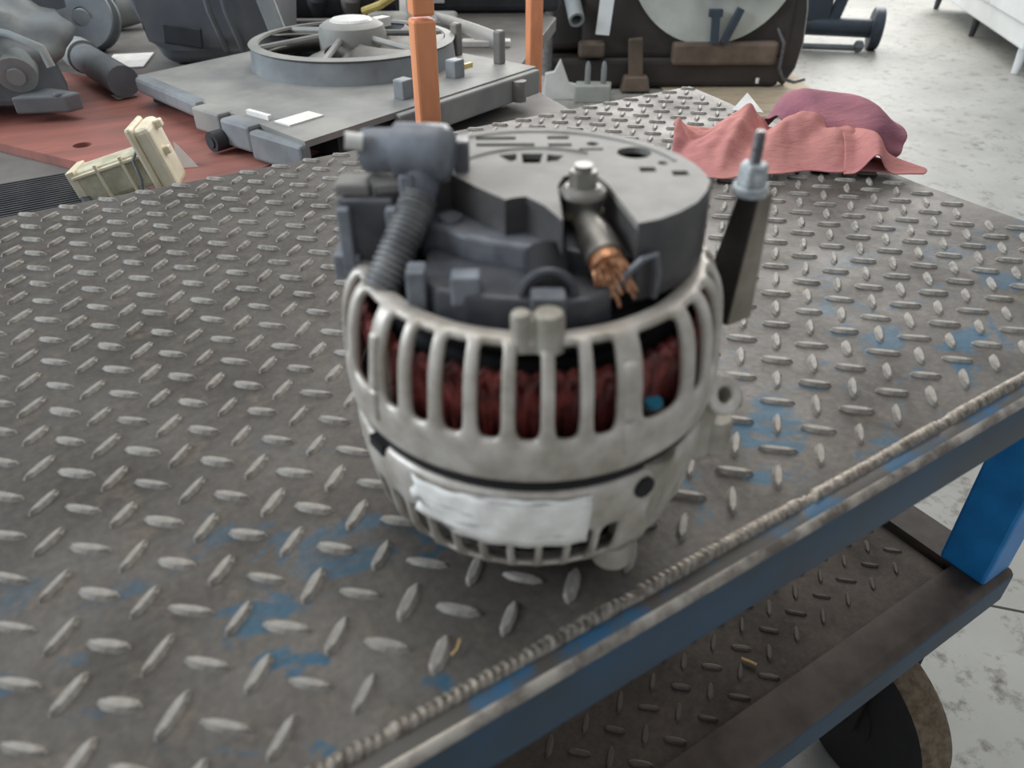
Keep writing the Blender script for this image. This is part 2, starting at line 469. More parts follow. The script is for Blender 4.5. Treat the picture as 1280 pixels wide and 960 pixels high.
# legs, lower frame and lower shelf
for (lx, ly) in ((0.432, -0.049), (0.432, 0.502), (-0.58, -0.049), (-0.58, 0.502)):
    B().box((lx, ly, -0.1445), (0.040, 0.040, 0.211)).obj('leg', 'blue', tro, bevel=0.003)
SH = -0.25
lowprof = [(-0.041, SH), (-0.066, SH), (-0.0710, SH-0.0012), (-0.0738, SH-0.0042), (-0.0745, SH-0.008), (-0.0745, SH-0.036), (-0.041, SH-0.036)]
rail('shelf_front_rail', -0.60, 0.452, lowprof, ['brown', 'brown', 'blue_dirty'], [0, 0, 1, 2, 2, 2, 2])
rail('shelf_back_rail', -0.60, 0.452, [(0.482, SH), (0.522, SH), (0.522, SH-0.036), (0.482, SH-0.036)], ['brown'], [0]*4)
B().box((0.4325, 0.2205, SH-0.018), (0.036, 0.521, 0.035)).obj('shelf_end_rail', 'brown', tro)
B().box((-0.58, 0.2205, SH-0.018), (0.036, 0.521, 0.035)).obj('shelf_end_rail', 'brown', tro)
SHELF = [(-0.558, -0.0395), (0.4085, -0.0395), (0.4085, 0.48), (-0.558, 0.48)]
shelf = B().prism(SHELF, SH-0.012, SH-0.006).obj('shelf_plate', 'shelf', tro)
SBAR = bar_mesh('shelf_bar', 0.0172, 0.0056, 0.0013, 'shelf_bar')
lay_bars(shelf, [(0.02, -0.0395), (0.4085, -0.0395), (0.4085, 0.16), (0.02, 0.16)], 0.010, SH-0.006, SBAR, 'shelf_bar', 300, L0 + Vector((0.006, 0.004, 0)))

def caster(x, y):
    w = bpy.data.objects.new('caster', None); COL.objects.link(w); w.parent = tro; w.location = (x, y, FLOOR); w.rotation_euler = (0, 0, R(-11.4))
    r = 0.092; t = 0.042
    b = B()
    prof = [(0.030, -t/2), (r-0.010, -t/2), (r-0.003, -t/2+0.003), (r, -t/2+0.009), (r, t/2-0.009), (r-0.003, t/2-0.003), (r-0.010, t/2), (0.030, t/2), (0.030, -t/2)]
    b.lathe(prof, 56)
    for f in b.bm.faces:
        c = f.calc_center_median()
        if math.hypot(c.x, c.y) > r - 0.004: f.material_index = 1
    b.xform(Matrix.Translation((0, 0, r)) @ Matrix.Rotation(PI/2, 4, 'Y'))
    b.obj('tyre', ['rubber', 'tyre_dust_lit'], w, smooth=True)
    b = B(); b.cyl((-t/2-0.002, 0, r), (t/2+0.002, 0, r), 0.031, n=28); b.cyl((-t/2-0.008, 0, r), (t/2+0.008, 0, r), 0.009, n=16)
    b.obj('hub', 'rubber', w, smooth=True)
    b = B()
    for sx in (-1, 1): b.box((sx*(t/2+0.006), 0, r+0.078), (0.004, 0.034, 0.180))
    b.box((0, 0, 0.271), (0.064, 0.05, 0.006))
    b.obj('fork', 'rubber', w)
for cx_, cy_ in ((0.405, -0.0270), (0.4425, 0.44), (-0.58, 0.027), (-0.58, 0.44)): caster(cx_, cy_)

# ------------------------------------------------------------------ the alternator
alt = thing('alternator', 'car alternator of bare aluminium with black plastic rear cover standing on the deck', 'alternator', (0.0096, 0.0081, 0.0016), VR)

def pol(r, th, h):            # th in degrees, 0 = towards the photographer, positive to the right
    return Vector((r * math.sin(R(th)), -r * math.cos(R(th)), h))

def slotted(name, prof, slots, k0, k1, mat, thick):
    """shell of revolution with openings: slots = [(centre, half width)], open between profile rows k0 and k1"""
    br = []
    slots = sorted(slots)
    for n, (c, w) in enumerate(slots):
        br += [(c - w, 1), (c, 1), (c + w, 0)]
        nx = slots[(n+1) % len(slots)]
        nxa = nx[0] - nx[1] + (360 if n == len(slots)-1 else 0)
        gap = nxa - (c + w)
        m = max(1, int(gap / 7))
        for q in range(1, m + (1 if gap > 3 else 0)):
            br.append((c + w + gap*q/(m + (1 if m == 1 else 0)), 0)) if q < m + (1 if m == 1 else 0) else None
    b = B(); bm = b.bm
    vs = [[bm.verts.new(pol(r, a, h)) for a, _ in br] for r, h in prof]
    n = len(br)
    for i in range(len(prof)-1):
        for k in range(n):
            if br[k][1] and k0 <= i < k1: continue
            bm.faces.new((vs[i][k], vs[i][(k+1) % n], vs[i+1][(k+1) % n], vs[i+1][k]))
    return b.obj(name, mat, alt, smooth='all', solid=thick, sub=2)

rear_slots = [(-42.7, 3.15), (-32.6, 3.15), (-22.5, 3.15), (-12.4, 3.15), (-2.3, 3.15), (7.8, 3.15), (17.9, 3.15), (36.5, 7.5), (52.5, 3.2), (63.5, 3.2), (74.5, 3.2), (85.5, 3.2), (96.5, 3.2), (107.5, 3.2), (118.5, 3.2),
              (-58.0, 5.6), (-72, 3.2), (-83, 3.2), (-94, 3.2), (-105, 3.2), (-116, 3.2)] + [(a, 3.4) for a in range(130, 234, 12)]
rear = slotted('rear_bracket', [(0.0560, 0.1245), (0.0610, 0.1262), (0.0660, 0.1268), (0.0700, 0.1230), (0.0733, 0.1140), (0.0746, 0.1030), (0.0752, 0.0925), (0.0753, 0.0860), (0.0750, 0.0790), (0.0745, 0.0732), (0.070, 0.0728)],
               rear_slots, 2, 6, 'alu', 0.0042)
# bolt bosses on the rear bracket
for th, wd in ((24.7, 2.6), (-49.0, 1.8)):
    b = B()
    for (r0, h0, w0), (r1, h1, w1) in [((0.0735, 0.1180, wd), (0.0765, 0.096, wd)), ((0.0765, 0.096, wd), (0.0762, 0.082, wd*0.7))]:
        q = [pol(r0, th-w0, h0), pol(r0, th+w0, h0), pol(r1, th+w1, h1), pol(r1, th-w1, h1)]
        i_ = [pol(0.068, th-w0, h0), pol(0.068, th+w0, h0), pol(0.068, th+w1, h1), pol(0.068, th-w1, h1)]
        V = [b.bm.verts.new(p) for p in q + i_]
        for f in ((0, 1, 2, 3), (7, 6, 5, 4), (0, 4, 5, 1), (1, 5, 6, 2), (2, 6, 7, 3), (3, 7, 4, 0)): b.bm.faces.new([V[k] for k in f])
    b.obj('bolt_boss', 'alu', rear, bevel=0.003, seg=3)
b = B(); b.cyl(pol(0.066, 38, 0.084), pol(0.067, 38, 0.092), 0.0042, n=14); b.obj('screw', 'zinc', rear, smooth=True)
b = B(); b.cyl(pol(0.067, 38, 0.092), pol(0.0672, 38, 0.0935), 0.0034, n=14); o = b.obj('paint_mark', 'cyan', rear, smooth=True); o['label'] = 'cyan paint dot'
# twin posts on the front shoulder
for x in (-0.0052, 0.0035):
    B().cyl((x, -0.0640, 0.1215), (x, -0.0640, 0.1355), 0.0030 if x < 0 else 0.0046, n=18).obj('post', 'alu_dull', rear, smooth=True, bevel=0.0006)
B().box((0.0, -0.0625, 0.127), (0.017, 0.006, 0.013)).obj('lug', 'alu_dull', rear, bevel=0.001)

# stator: laminated core and copper winding head
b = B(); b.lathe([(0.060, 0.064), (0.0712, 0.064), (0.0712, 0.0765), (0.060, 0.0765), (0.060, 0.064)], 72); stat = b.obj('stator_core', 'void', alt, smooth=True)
b = B()
for k in range(72):
    a = 360*k/72; p = []
    for t in range(9):
        u = t/8
        p.append(pol(0.0625 + 0.004*math.sin(PI*u) + random.uniform(-0.0008, 0.0008), a + 11*u, 0.074 + 0.039*math.sin(PI*u)**0.5))
    b.tube(p, 0.0024, 6)
b.obj('stator_winding', 'copper_dark', stat, smooth=True)
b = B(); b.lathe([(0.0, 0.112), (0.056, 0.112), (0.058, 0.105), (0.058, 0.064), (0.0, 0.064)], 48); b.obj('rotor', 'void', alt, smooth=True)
b = B(); b.lathe([(0.0, 0.1205), (0.060, 0.1205), (0.060, 0.118), (0.0, 0.118)], 48); b.obj('rear_shade_disc', 'void', alt)  # black disc painting the shade between cover and bracket

# drive end bracket
front_slots = [(a, 3.2) for a in (-66, -57, -48, -39, -30, -21, -12, -3, 6, 15, 24)] + [(a, 3.4) for a in (58, 70, 82, 94, 106)] + [(a, 3.4) for a in (-84, -96, -108)] + [(a, 3.6) for a in range(125, 240, 12)]
front = slotted('front_bracket', [(0.0690, 0.0678), (0.0735, 0.0674), (0.0737, 0.0610), (0.0730, 0.0520), (0.0718, 0.0440), (0.0708, 0.0360), (0.0692, 0.0280), (0.0655, 0.0205), (0.0560, 0.0155), (0.040, 0.0122), (0.020, 0.0122)],
                front_slots, 4, 7, 'alu', 0.0045)
for th, rr, w in ((41.0, 0.0110, 1),):
    b = B(); b.tube([pol(0.0640, th, 0.069), pol(0.0632, th, 0.045), pol(0.0590, th, 0.025), pol(0.054, th, 0.014)], lambda t, rr=rr: rr*(1-0.35*t), 20)
    b.obj('bolt_boss', 'alu_dull', front, smooth=True)
b = B(); b.cyl(pol(0.068, 33, 0.0605), pol(0.0745, 33, 0.0605), 0.0045, n=10); b.obj('opening_shade', 'void', front)  # solid black peg painting the shade of an opening
b = B(); b.box((0, 0, 0), (0.010, 0.004, 0.0045), Matrix.Rotation(R(-54), 3, 'Z')); b.xform(Matrix.Translation(pol(0.0722, -54, 0.0655))); b.obj('opening_shade', 'void', front)  # solid black block painting the shade of a narrow opening
b = B(); b.cyl(pol(0.060, 33, 0.012), pol(0.060, 33, 0.022), 0.0085, 0.0075, n=20); b.obj('foot_boss', 'alu_dull', front, smooth=True)
# pulley under the bracket
b = B(); b.lathe([(0.0, 0.0), (0.030, 0.0), (0.0315, 0.002), (0.0275, 0.004), (0.0315, 0.006), (0.0275, 0.008), (0.0315, 0.010), (0.030, 0.0125), (0.0, 0.0125)], 40); b.obj('pulley', 'stud', alt, smooth=True)
b = B(); b.lathe([(0.0, 0.016), (0.057, 0.021), (0.060, 0.06), (0.0, 0.06)], 40); b.obj('inner_shade', 'void', alt)  # black filler body added so the bracket slots look shaded inside

# mounting ears on the right
def ear(name, c, r, hole, t, axis, mat, par):
    b = B(); q = Vector(axis).to_track_quat('Z', 'Y').to_matrix().to_4x4()
    prof = [(hole, -t/2), (r, -t/2), (r, t/2), (hole, t/2), (hole, -t/2)]
    b.lathe(prof, 28); b.xform(Matrix.Translation(Vector(c)) @ q)
    return b.obj(name, mat, par, smooth=True, bevel=0.0012)
ear('mounting_ear', (0.0735, -0.0250, 0.0750), 0.0080, 0.0032, 0.009, (0.35, -0.75, 0.55), 'alu', alt)
b = B(); b.prism([(0.060, -0.032), (0.0725, -0.0285), (0.0775, -0.016), (0.064, -0.006)], 0.044, 0.074, 0.06); b.obj('ear_web', 'alu_dull', alt, bevel=0.003)
b = B(); b.cyl((0.0755, -0.022, 0.046), (0.0755, -0.022, 0.062), 0.0065, n=18); b.obj('ear_boss', 'alu_dull', alt, smooth=True, bevel=0.001)

# support arm with threaded stud, right rear
arm = bpy.data.objects.new('support_arm', None); COL.objects.link(arm); arm.parent = alt; arm.location = (0.0815, 0.004, 0)
b = B(); bm = b.bm
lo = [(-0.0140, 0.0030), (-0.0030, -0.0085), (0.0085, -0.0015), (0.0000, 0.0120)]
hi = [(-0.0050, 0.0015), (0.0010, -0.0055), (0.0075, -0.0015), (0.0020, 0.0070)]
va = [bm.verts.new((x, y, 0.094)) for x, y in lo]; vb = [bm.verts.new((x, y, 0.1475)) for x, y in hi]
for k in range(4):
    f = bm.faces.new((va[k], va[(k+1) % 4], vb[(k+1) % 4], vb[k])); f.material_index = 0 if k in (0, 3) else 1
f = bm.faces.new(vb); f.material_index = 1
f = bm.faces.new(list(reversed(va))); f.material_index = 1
b.obj('arm', ['arm_shaded', 'arm_lit'], arm, bevel=0.001)
b = B(); b.cyl((-0.0012, 0.000, 0.146), (-0.0012, 0.000, 0.150), 0.0066, n=18)
b.cyl((-0.0012, 0, 0.150), (-0.0012, 0, 0.158), 0.0060, 0.0052, n=6)
b.obj('nut', 'nutwhite', arm, bevel=0.0008)
b = B(); n_ = 44
b.tube([(-0.0012, 0, 0.150 + 0.0195*k/n_) for k in range(n_+1)], lambda t: 0.0020*(1 + (0.10 if int(t*n_) % 2 else -0.04)) * (1.0 if t < 0.95 else 0.8), 12)
b.obj('threaded_stud', 'stud', arm)

# paper label
b = B(); bm = b.bm; nu, nv = 24, 6; g = []
pr = [(0.0736, 0.0660), (0.0737, 0.0620), (0.0734, 0.0575), (0.0730, 0.0530), (0.0726, 0.0490), (0.0721, 0.0450), (0.0716, 0.0410)]
for v in range(nv+1):
    row = []
    r_, h_ = pr[v]
    for u in range(nu+1):
        t = u/nu; ang = -37.0 + 52.5*t
        dh = 0.0
        if v >= 4: dh = 0.0045*smoothstep(0.40, 0.0, t)
        if v == 0: dh = -0.0012*math.sin(t*9) * (0.4 if t > 0.3 else 1)
        a2 = ang + (1.6*math.sin(v*1.9) if u == 0 else 0)
        row.append(bm.verts.new(pol(r_ + 0.0011 + 0.0004*math.sin(u*1.3+v), a2, h_ + dh)))
    g.append(row)
for v in range(nv):
    for u in range(nu): bm.faces.new((g[v][u], g[v][u+1], g[v+1][u+1], g[v+1][u]))
o = b.obj('paper_label', 'label', alt, smooth='all', solid=0.0003, soff=0); o['label'] = 'creased white paper sticker'

# rear cover: flat top with vents and wall
CAPZ = 0.1535
def arc(cx, cy, r, a0, a1, n): return [(cx + r*math.cos(R(a0 + (a1-a0)*k/n)), cy + r*math.sin(R(a0 + (a1-a0)*k/n))) for k in range(n+1)]
CAP = [(0.0324, -0.0391), (0.0400, -0.0358), (0.0475, -0.0300), (0.0550, -0.0215), (0.0600, -0.0120)] + arc(0.002, 0, 0.0615, -2, 180, 26) + \
      [(-0.0560, -0.006), (-0.0460, -0.004), (-0.0300, 0.0060), (-0.0190, -0.0085), (-0.0100, -0.0190), (-0.0070, -0.0170), (-0.0030, -0.0160), (0.0030, -0.0240), (0.0085, -0.0370), (0.0085, -0.0060), (0.0110, 0.0030), (0.0170, 0.0075), (0.0225, 0.0065), (0.0262, -0.0040), (0.0290, -0.0200)]
def rect(x0, x1, y0, y1): return [(x0, y0), (x1, y0), (x1, y1), (x0, y1)]
def circle(cx, cy, r, n=18, sy=1): return [(cx + r*math.cos(2*PI*k/n), cy + r*sy*math.sin(2*PI*k/n)) for k in range(n)]
holes = [circle(0.0403, 0.0290, 0.0068), circle(0.0496, 0.0170, 0.0021, 10), circle(0.0250, 0.0400, 0.0026, 12),
         rect(0.0398, 0.0458, 0.0075, 0.0125), rect(0.0512, 0.0572, 0.0035, 0.0085),
         rect(-0.0225, -0.0060, 0.0455, 0.0495), rect(-0.0220, 0.0015, 0.0372, 0.0410), rect(0.0070, 0.0158, 0.0462, 0.0500), rect(0.0070, 0.0165, 0.0370, 0.0405), rect(0.0190, 0.0285, 0.0320, 0.0345),
         [(-0.0130, 0.0265), (-0.0085, 0.0195), (-0.0060, 0.0210), (-0.0058, 0.0285)], [(-0.0040, 0.0285), (-0.0035, 0.0175), (0.0030, 0.0175), (0.0045, 0.0285)], [(0.0062, 0.0275), (0.0055, 0.0190), (0.0100, 0.0200), (0.0125, 0.0260)],
         rect(-0.0440, -0.0330, 0.0340, 0.0380), rect(-0.0500, -0.0400, 0.0220, 0.0260)]
cov = bpy.data.objects.new('rear_cover', None); COL.objects.link(cov); cov.parent = alt
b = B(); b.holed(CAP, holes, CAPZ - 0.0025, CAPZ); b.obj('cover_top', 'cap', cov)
b = B(); n = len(CAP)
va = [b.bm.verts.new((x, y, CAPZ)) for x, y in CAP]
vm = [b.bm.verts.new((x*1.012, y*1.012, CAPZ - 0.0015)) for x, y in CAP]
vb = [b.bm.verts.new((x*1.02, y*1.02, 0.1255)) for x, y in CAP]
for k in range(n):
    b.bm.faces.new((va[k], va[(k+1) % n], vm[(k+1) % n], vm[k])); b.bm.faces.new((vm[k], vm[(k+1) % n], vb[(k+1) % n], vb[k]))
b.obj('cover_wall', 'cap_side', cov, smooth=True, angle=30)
b = B(); b.prism([(x*0.93, y*0.93) for x, y in CAP], 0.1210, 0.1400); b.obj('cover_shade', 'void', cov)  # black filler that paints the shade seen through the vent holes
# raised rim along the rear of the cover and small ridges between vents
b = B(); b.tube([(p[0], p[1], CAPZ) for p in arc(0.002, 0, 0.0345, 55, 140, 14)], 0.0007, 8); b.tube([(p[0], p[1], CAPZ) for p in arc(0.002, 0, 0.0560, 20, 150, 20)], 0.0006, 8)
b.obj('ridge', 'cap', cov, smooth=True)
# terraces in front of the cover
T1 = [(-0.0460, 0.0120), (-0.0420, -0.0060), (-0.0330, -0.0120), (-0.0250, -0.0190), (-0.0140, -0.0245), (-0.0040, -0.0280), (0.0060, -0.0300), (0.0100, -0.0330), (0.0120, -0.0100), (0.0000, 0.0080)]
b = B(); b.prism(T1, 0.1255, 0.1405, 0.04); ter = b.obj('regulator_housing', 'terrace', cov, bevel=0.0015)
b = B(); b.cyl((-0.0300, -0.0060, 0.1395), (-0.0300, -0.0060, 0.1425), 0.0042, n=18); b.cyl((-0.0300, -0.0060, 0.1420), (-0.0300, -0.0060, 0.1428), 0.0022, n=14)
b.obj('screw', 'terrace', ter, smooth=True)
T2 = [(-0.0400, -0.0080), (-0.0390, -0.0360), (-0.0330, -0.0430), (-0.0230, -0.0470), (-0.0120, -0.0490), (0.0080, -0.0520), (0.0180, -0.0500), (0.0260, -0.0440), (0.0250, -0.0200), (0.0, -0.0100)]
b = B(); b.prism(T2, 0.1190, 0.1320, 0.03); b.obj('brush_cover', 'black', cov, bevel=0.0015)
b = B(); b.box((-0.0230, -0.0425, 0.1325), (0.0100, 0.0075, 0.0110)); b.box((-0.0400, -0.0370, 0.1300), (0.0065, 0.0090, 0.0150))
b.obj('clip_block', 'plug', cov, bevel=0.001)
b = B(); b.tube([(0.0040 + 0.0085*math.cos(a), -0.0470, 0.1320 + 0.0085*math.sin(a)) for a in [PI*k/14 for k in range(15)]], 0.0016, 8); b.obj('arch', 'black', cov, smooth=True)
b = B(); b.cyl((0.0040, -0.0460, 0.1290), (0.0040, -0.0300, 0.1390), 0.0072, n=22); b.obj('bearing_dome', 'void', cov, smooth=True)
b = B(); b.box((0.0035, -0.0550, 0.1310), (0.0110, 0.0080, 0.0125)); b.obj('clip', 'terrace', cov, bevel=0.001)
b = B(); b.tube([(0.0270, -0.0400, 0.1300), (0.0300, -0.0420, 0.1370), (0.0345, -0.0420, 0.1420), (0.0390, -0.0400, 0.1430), (0.0405, -0.0395, 0.1360), (0.0400, -0.0395, 0.1270)], 0.0013, 8); b.obj('cable_gate', 'terrace', cov, smooth=True)
b = B(); b.prism([(0.0100, -0.0300), (0.0300, -0.0390), (0.0290, -0.0200), (0.0265, 0.0000), (0.0120, 0.0040)], 0.1260, 0.1405); b.obj('terminal_recess', 'black', cov, bevel=0.001)

# terminal: stud, washer, nut, cable lug with frayed copper
ter_p = bpy.data.objects.new('terminal', None); COL.objects.link(ter_p); ter_p.parent = alt; ter_p.location = (0.0170, -0.0100, 0)
b = B(); b.lathe([(0.0, 0.1400), (0.0080, 0.1400), (0.0080, 0.1415), (0.0, 0.1415)], 24, (0, 0, 0.0050)); b.obj('washer', 'brass', ter_p, smooth=True)
b = B(); b.lathe([(0.0, 0.1465), (0.0070, 0.1465), (0.0074, 0.1500), (0.0085, 0.1520), (0.0080, 0.1535), (0.0060, 0.1552), (0.0, 0.1552)], 28); b.cyl((0, 0, 0.1545), (0, 0, 0.1605), 0.0052, 0.0048, n=6); b.cyl((0, 0, 0.1605), (0, 0, 0.1625), 0.0032, n=14)
b.obj('flange_nut', 'zinc', ter_p, smooth=True, angle=30)
b = B(); b.tube([(0.0005, -0.004, 0.1448), (0.0020, -0.0105, 0.1440), (0.0035, -0.0170, 0.1425), (0.0060, -0.0255, 0.1395)], lambda t: 0.0048 + 0.0018*smoothstep(0.2, 0.7, t), 18)
b.obj('cable_lug', 'zinc', ter_p, smooth=True)
b = B(); b.tube([(0.0052, -0.0220, 0.1405), (0.0070, -0.0285, 0.1380)], 0.0058, 16)
for k in range(46):
    a = random.uniform(0, 2*PI); q = 0.0050*math.sqrt(random.random()); f = random.uniform(0.5, 1.0)
    p0 = Vector((0.0066 + q*math.cos(a), -0.0270, 0.1385 + q*math.sin(a)))
    d = Vector((0.0042 + 0.5*q*math.cos(a), -0.0062, -0.0058 + 0.4*q*math.sin(a)))
    b.tube([p0, p0 + d*f*0.6, p0 + d*f + Vector((0, 0, -0.0012*f))], 0.0006, 5)
b.obj('copper_strands', 'copper', ter_p)

# connector plug, socket and corrugated conduit on the left
plug = bpy.data.objects.new('connector_plug', None); COL.objects.link(plug); plug.parent = alt; plug.location = (0.0028, 0, -0.0025)
b = B()
b.tube([(-0.0635, 0.0080, 0.1640), (-0.0600, 0.0072, 0.1645), (-0.0520, 0.0055, 0.1650), (-0.0515, 0.0054, 0.1650), (-0.0400, 0.0025, 0.1655), (-0.0345, 0.0010, 0.1655), (-0.0325, 0.0004, 0.1655)],
       lambda t: 0.0078 if t < 0.45 else (0.0098 if t < 0.95 else 0.0080), 24)
pl = b.obj('plug_body', 'plug', plug, smooth=True, angle=50)
b = B(); b.box((-0.0290, 0.0120, 0.1610), (0.0055, 0.008, 0.012)); b.obj('latch', 'terrace', pl, bevel=0.001)
b = B(); b.cyl((-0.0690, 0.0000, 0.1705), (-0.0630, 0.0010, 0.1695), 0.0030, n=14); o = b.obj('plug_cap', 'paper', pl, smooth=True); o['label'] = 'small bright white cap'
b = B(); b.cyl((-0.0420, 0.0020, 0.1620), (-0.0450, -0.0010, 0.1500), 0.0078, 0.0066, n=22); b.box((-0.0480, -0.0050, 0.1545), (0.0050, 0.0045, 0.011)); b.obj('elbow', 'plug', pl, smooth=True, bevel=0.0008)
b = B(); N = 110
pth = [Vector((-0.0440, -0.0050, 0.1510)).lerp(Vector((-0.0575, -0.0275, 0.1265)), k/N) + Vector((0.0012*math.sin(PI*k/N), 0, 0.0015*math.sin(PI*k/N))) for k in range(N+1)]
b.tube(pth, lambda t: 0.0062 + (0.0006 if int(t*N) % 6 < 3 else -0.0006), 18); b.obj('conduit', 'hose', plug, smooth=True, angle=60)
b = B(); b.box((-0.0625, 0.004, 0.1385), (0.0200, 0.026, 0.0270)); sock = b.obj('socket_body', 'black', plug, bevel=0.0015)
b = B()
for x, w in ((-0.0705, 0.0045), (-0.0535, 0.004)): b.box((x, -0.0105, 0.1370), (w, 0.0050, 0.0260))
b.box((-0.0715, -0.004, 0.1270), (0.010, 0.016, 0.010))
b.obj('fin', 'plug', sock, bevel=0.0008)
b = B(); b.box((-0.0680, 0.002, 0.1535), (0.0130, 0.013, 0.0050)); b.box((-0.0700, -0.004, 0.1490), (0.0085, 0.005, 0.006)); b.obj('socket_lip', 'cap', sock, bevel=0.0012)

# ------------------------------------------------------------------ loose things on the trolley
def rag():
    b = B(); bm = b.bm
    def sheet(nu, nv, fn, mi=0):
        g_ = [[bm.verts.new(fn(u/nu, v/nv)) for u in range(nu+1)] for v in range(nv+1)]
        for v in range(nv):
            for u in range(nu):
                f = bm.faces.new((g_[v][u], g_[v][u+1], g_[v+1][u+1], g_[v+1][u])); f.material_index = mi
    def nz(x, y, z, s): return mnoise.noise(Vector((x*s, y*s, z*s)))
    def ga(u, c, w): return math.exp(-((u-c)/w)**2)
    def A(u, v):            # wide salmon front sheet, draped low with soft diagonal folds
        x = -0.114 + 0.200*u
        fr = -0.031 + 0.014*smoothstep(0.15, 0.6, u) + 0.0025*math.sin(u*23); bk = 0.062 + 0.012*math.sin(u*6)
        y = fr + (bk - fr)*v
        H = 0.022 + 0.012*ga(u, 0.40, 0.13) + 0.014*ga(u, 0.68, 0.16)
        H *= smoothstep(-0.05, 0.10, u) * (1 - 0.7*smoothstep(0.84, 1.0, u))
        env = smoothstep(-0.06, 0.62, v) * (1 - 0.35*smoothstep(0.7, 1.0, v))
        d = u*1.0 - 0.35*v
        fold = 0.0055*math.sin(d*21) * smoothstep(0.05, 0.5, v) + 0.008*ga(d, 0.14, 0.035) - 0.008*ga(d, 0.24, 0.05)
        z = 0.0036 + max(0, (H + fold)*env + 0.004*nz(x*0.6 + y, y - x, 3.1, 70)*env)
        curl = smoothstep(0.10, 0.0, u)
        z += curl*0.020*smoothstep(0.25, 0.8, v)
        x += 0.010*curl*smoothstep(0.5, 1.0, v) + 0.004*nz(x, y, 4, 30)
        return (x, y, z)
    sheet(84, 40, A)
    def Bs(u, v):           # thick rolled fold behind on the right
        x = -0.004 + 0.106*u; cy = 0.066 - 0.030*u*u
        a = -0.7 + (PI + 1.0)*v
        prof = 0.55 + 0.45*smoothstep(0.0, 0.22, u)
        rr = 0.0255*prof*(1 - 0.35*smoothstep(0.72, 1.0, u)) + 0.0022*nz(x*0.5, a*0.03, 2.2, 55) + 0.0014*math.sin(a*5 + u*4)
        z = 0.030*prof - 0.013*smoothstep(0.6, 1.0, u) + rr*math.sin(a)
        y = cy - rr*1.35*math.cos(a)
        return (x + 0.006*math.sin(v*5), y, max(0.0038, z))
    sheet(56, 36, Bs, 1)
    def Cs(u, v):           # arch and tail falling away to the right
        x = 0.040 + 0.074*u + 0.004*math.sin(v*5); y = -0.021 + 0.070*v*(1 - 0.80*u) - 0.001*u
        H = 0.026*(1 - u)**1.2 + 0.003
        arch = ga(u, 0.36, 0.13)*0.018
        z = 0.0038 + H*smoothstep(0.0, 0.55, v) + arch*(1 - 0.5*v) + 0.003*nz(x, y, 7, 60)*(1-u)
        return (x, y, max(0.0036, z))
    sheet(44, 26, Cs, 0)
    return b.obj('cloth_rag', ['cloth', 'cloth_purple'], None, smooth='all', solid=0.0016, soff=0, sub=1)
r_ = rag(); r_.location = (0.461, 0.240, 0.0016); r_.rotation_euler = (0, 0, VR)
tag(r_, 'crumpled pink red cotton rag lying near the far edge of the deck', 'rag')

b = B(); bm = b.bm
v0 = [bm.verts.new(p) for p in ((-0.016, 0.000, 0.000), (0.018, -0.010, 0.0), (0.004, 0.018, 0.015), (-0.004, 0.012, 0.0))]
bm.faces.new((v0[0], v0[1], v0[2])); bm.faces.new((v0[0], v0[2], v0[3]))
o = b.obj('paper_scrap', 'paper', None, solid=0.0006, loc=(0.572, 0.405, 0.002), rz=VR)
tag(o, 'small white triangular paper scrap on the deck edge behind the rag', 'paper')

b = B(); b.tube([(-0.003, -0.001, 0.0008), (0, 0, 0.0010), (0.003, 0.003, 0.0016)], 0.0005, 6); o = b.obj('wood_sliver', 'straw', None, loc=(-0.062, -0.050, 0.0010))
tag(o, 'tiny curved yellow wood sliver on the deck beside the weld seam', 'sliver')
b = B(); b.box((0, 0, 0), (0.012, 0.0024, 0.0012)); o = b.obj('straw_piece', 'straw', None, bevel=0.0004, loc=(0.199, -0.013, SH - 0.0042), rz=R(-62))
tag(o, 'pale straw piece lying on the dirty lower shelf', 'straw')

# ------------------------------------------------------------------ orange posts behind the trolley
def post(x, y, label):
    t = thing('steel_post', label, 'post', (x, y, FLOOR), R(-12), 'orange posts behind the trolley')
    b = B(); b.box((0, 0, 0.334), (0.025, 0.025, 0.660)); b.obj('lower_tube', 'orange', t, bevel=0.003)
    b = B(); b.box((0, 0, 1.095), (0.024, 0.024, 0.856)); b.obj('upper_tube', 'orange', t, bevel=0.003)
    b = B(); b.box((0, 0, 0.003), (0.08, 0.08, 0.006)); b.obj('foot_plate', 'orange', t)
post(0.252, 0.585, 'thick orange steel post nearest the alternator, with a joint seam')
post(0.668, 0.990, 'orange steel post farther back beside the black engine')

# ------------------------------------------------------------------ workbench with its load
BZ = -0.085
wb_ = thing('workbench', 'low grey workbench behind the trolley loaded with car parts', 'workbench', (0, 0, FLOOR))
b = B(); b.prism([(-0.9, 0.635), (0.575, 0.635), (0.590, 0.76), (0.628, 1.00), (1.02, 1.42), (1.25, 2.3), (-0.9, 2.3)], BZ - 0.03 - FLOOR, BZ - FLOOR); b.obj('bench_top', 'bench', wb_, bevel=0.002)
for x, y in ((0.52, 0.70), (-0.8, 0.70), (-0.8, 2.2), (0.70, 2.2)):
    b = B(); b.box((x, y, (BZ - 0.03 - FLOOR)/2), (0.05, 0.05, BZ - 0.03 - FLOOR)); b.obj('leg', 'bench_leg', wb_)

# red board (its near left edge runs obliquely), with a round hole
e0 = Vector((0.012, 0.690)); d1 = Vector((-0.49, 0.872)); d2 = Vector((0.872, 0.49))
c4 = [e0, e0 + d2*0.30, e0 + d2*0.30 + d1*0.85, e0 + d1*0.85]
hx = circle(-0.083, 0.955, 0.012, 18)
b = B(); b.holed([(p.x, p.y) for p in c4], [hx], BZ + 0.0005, BZ + 0.0125)
o = b.obj('wooden_board', 'board', None); tag(o, 'red brown painted board with a round hole lying on the workbench', 'board')

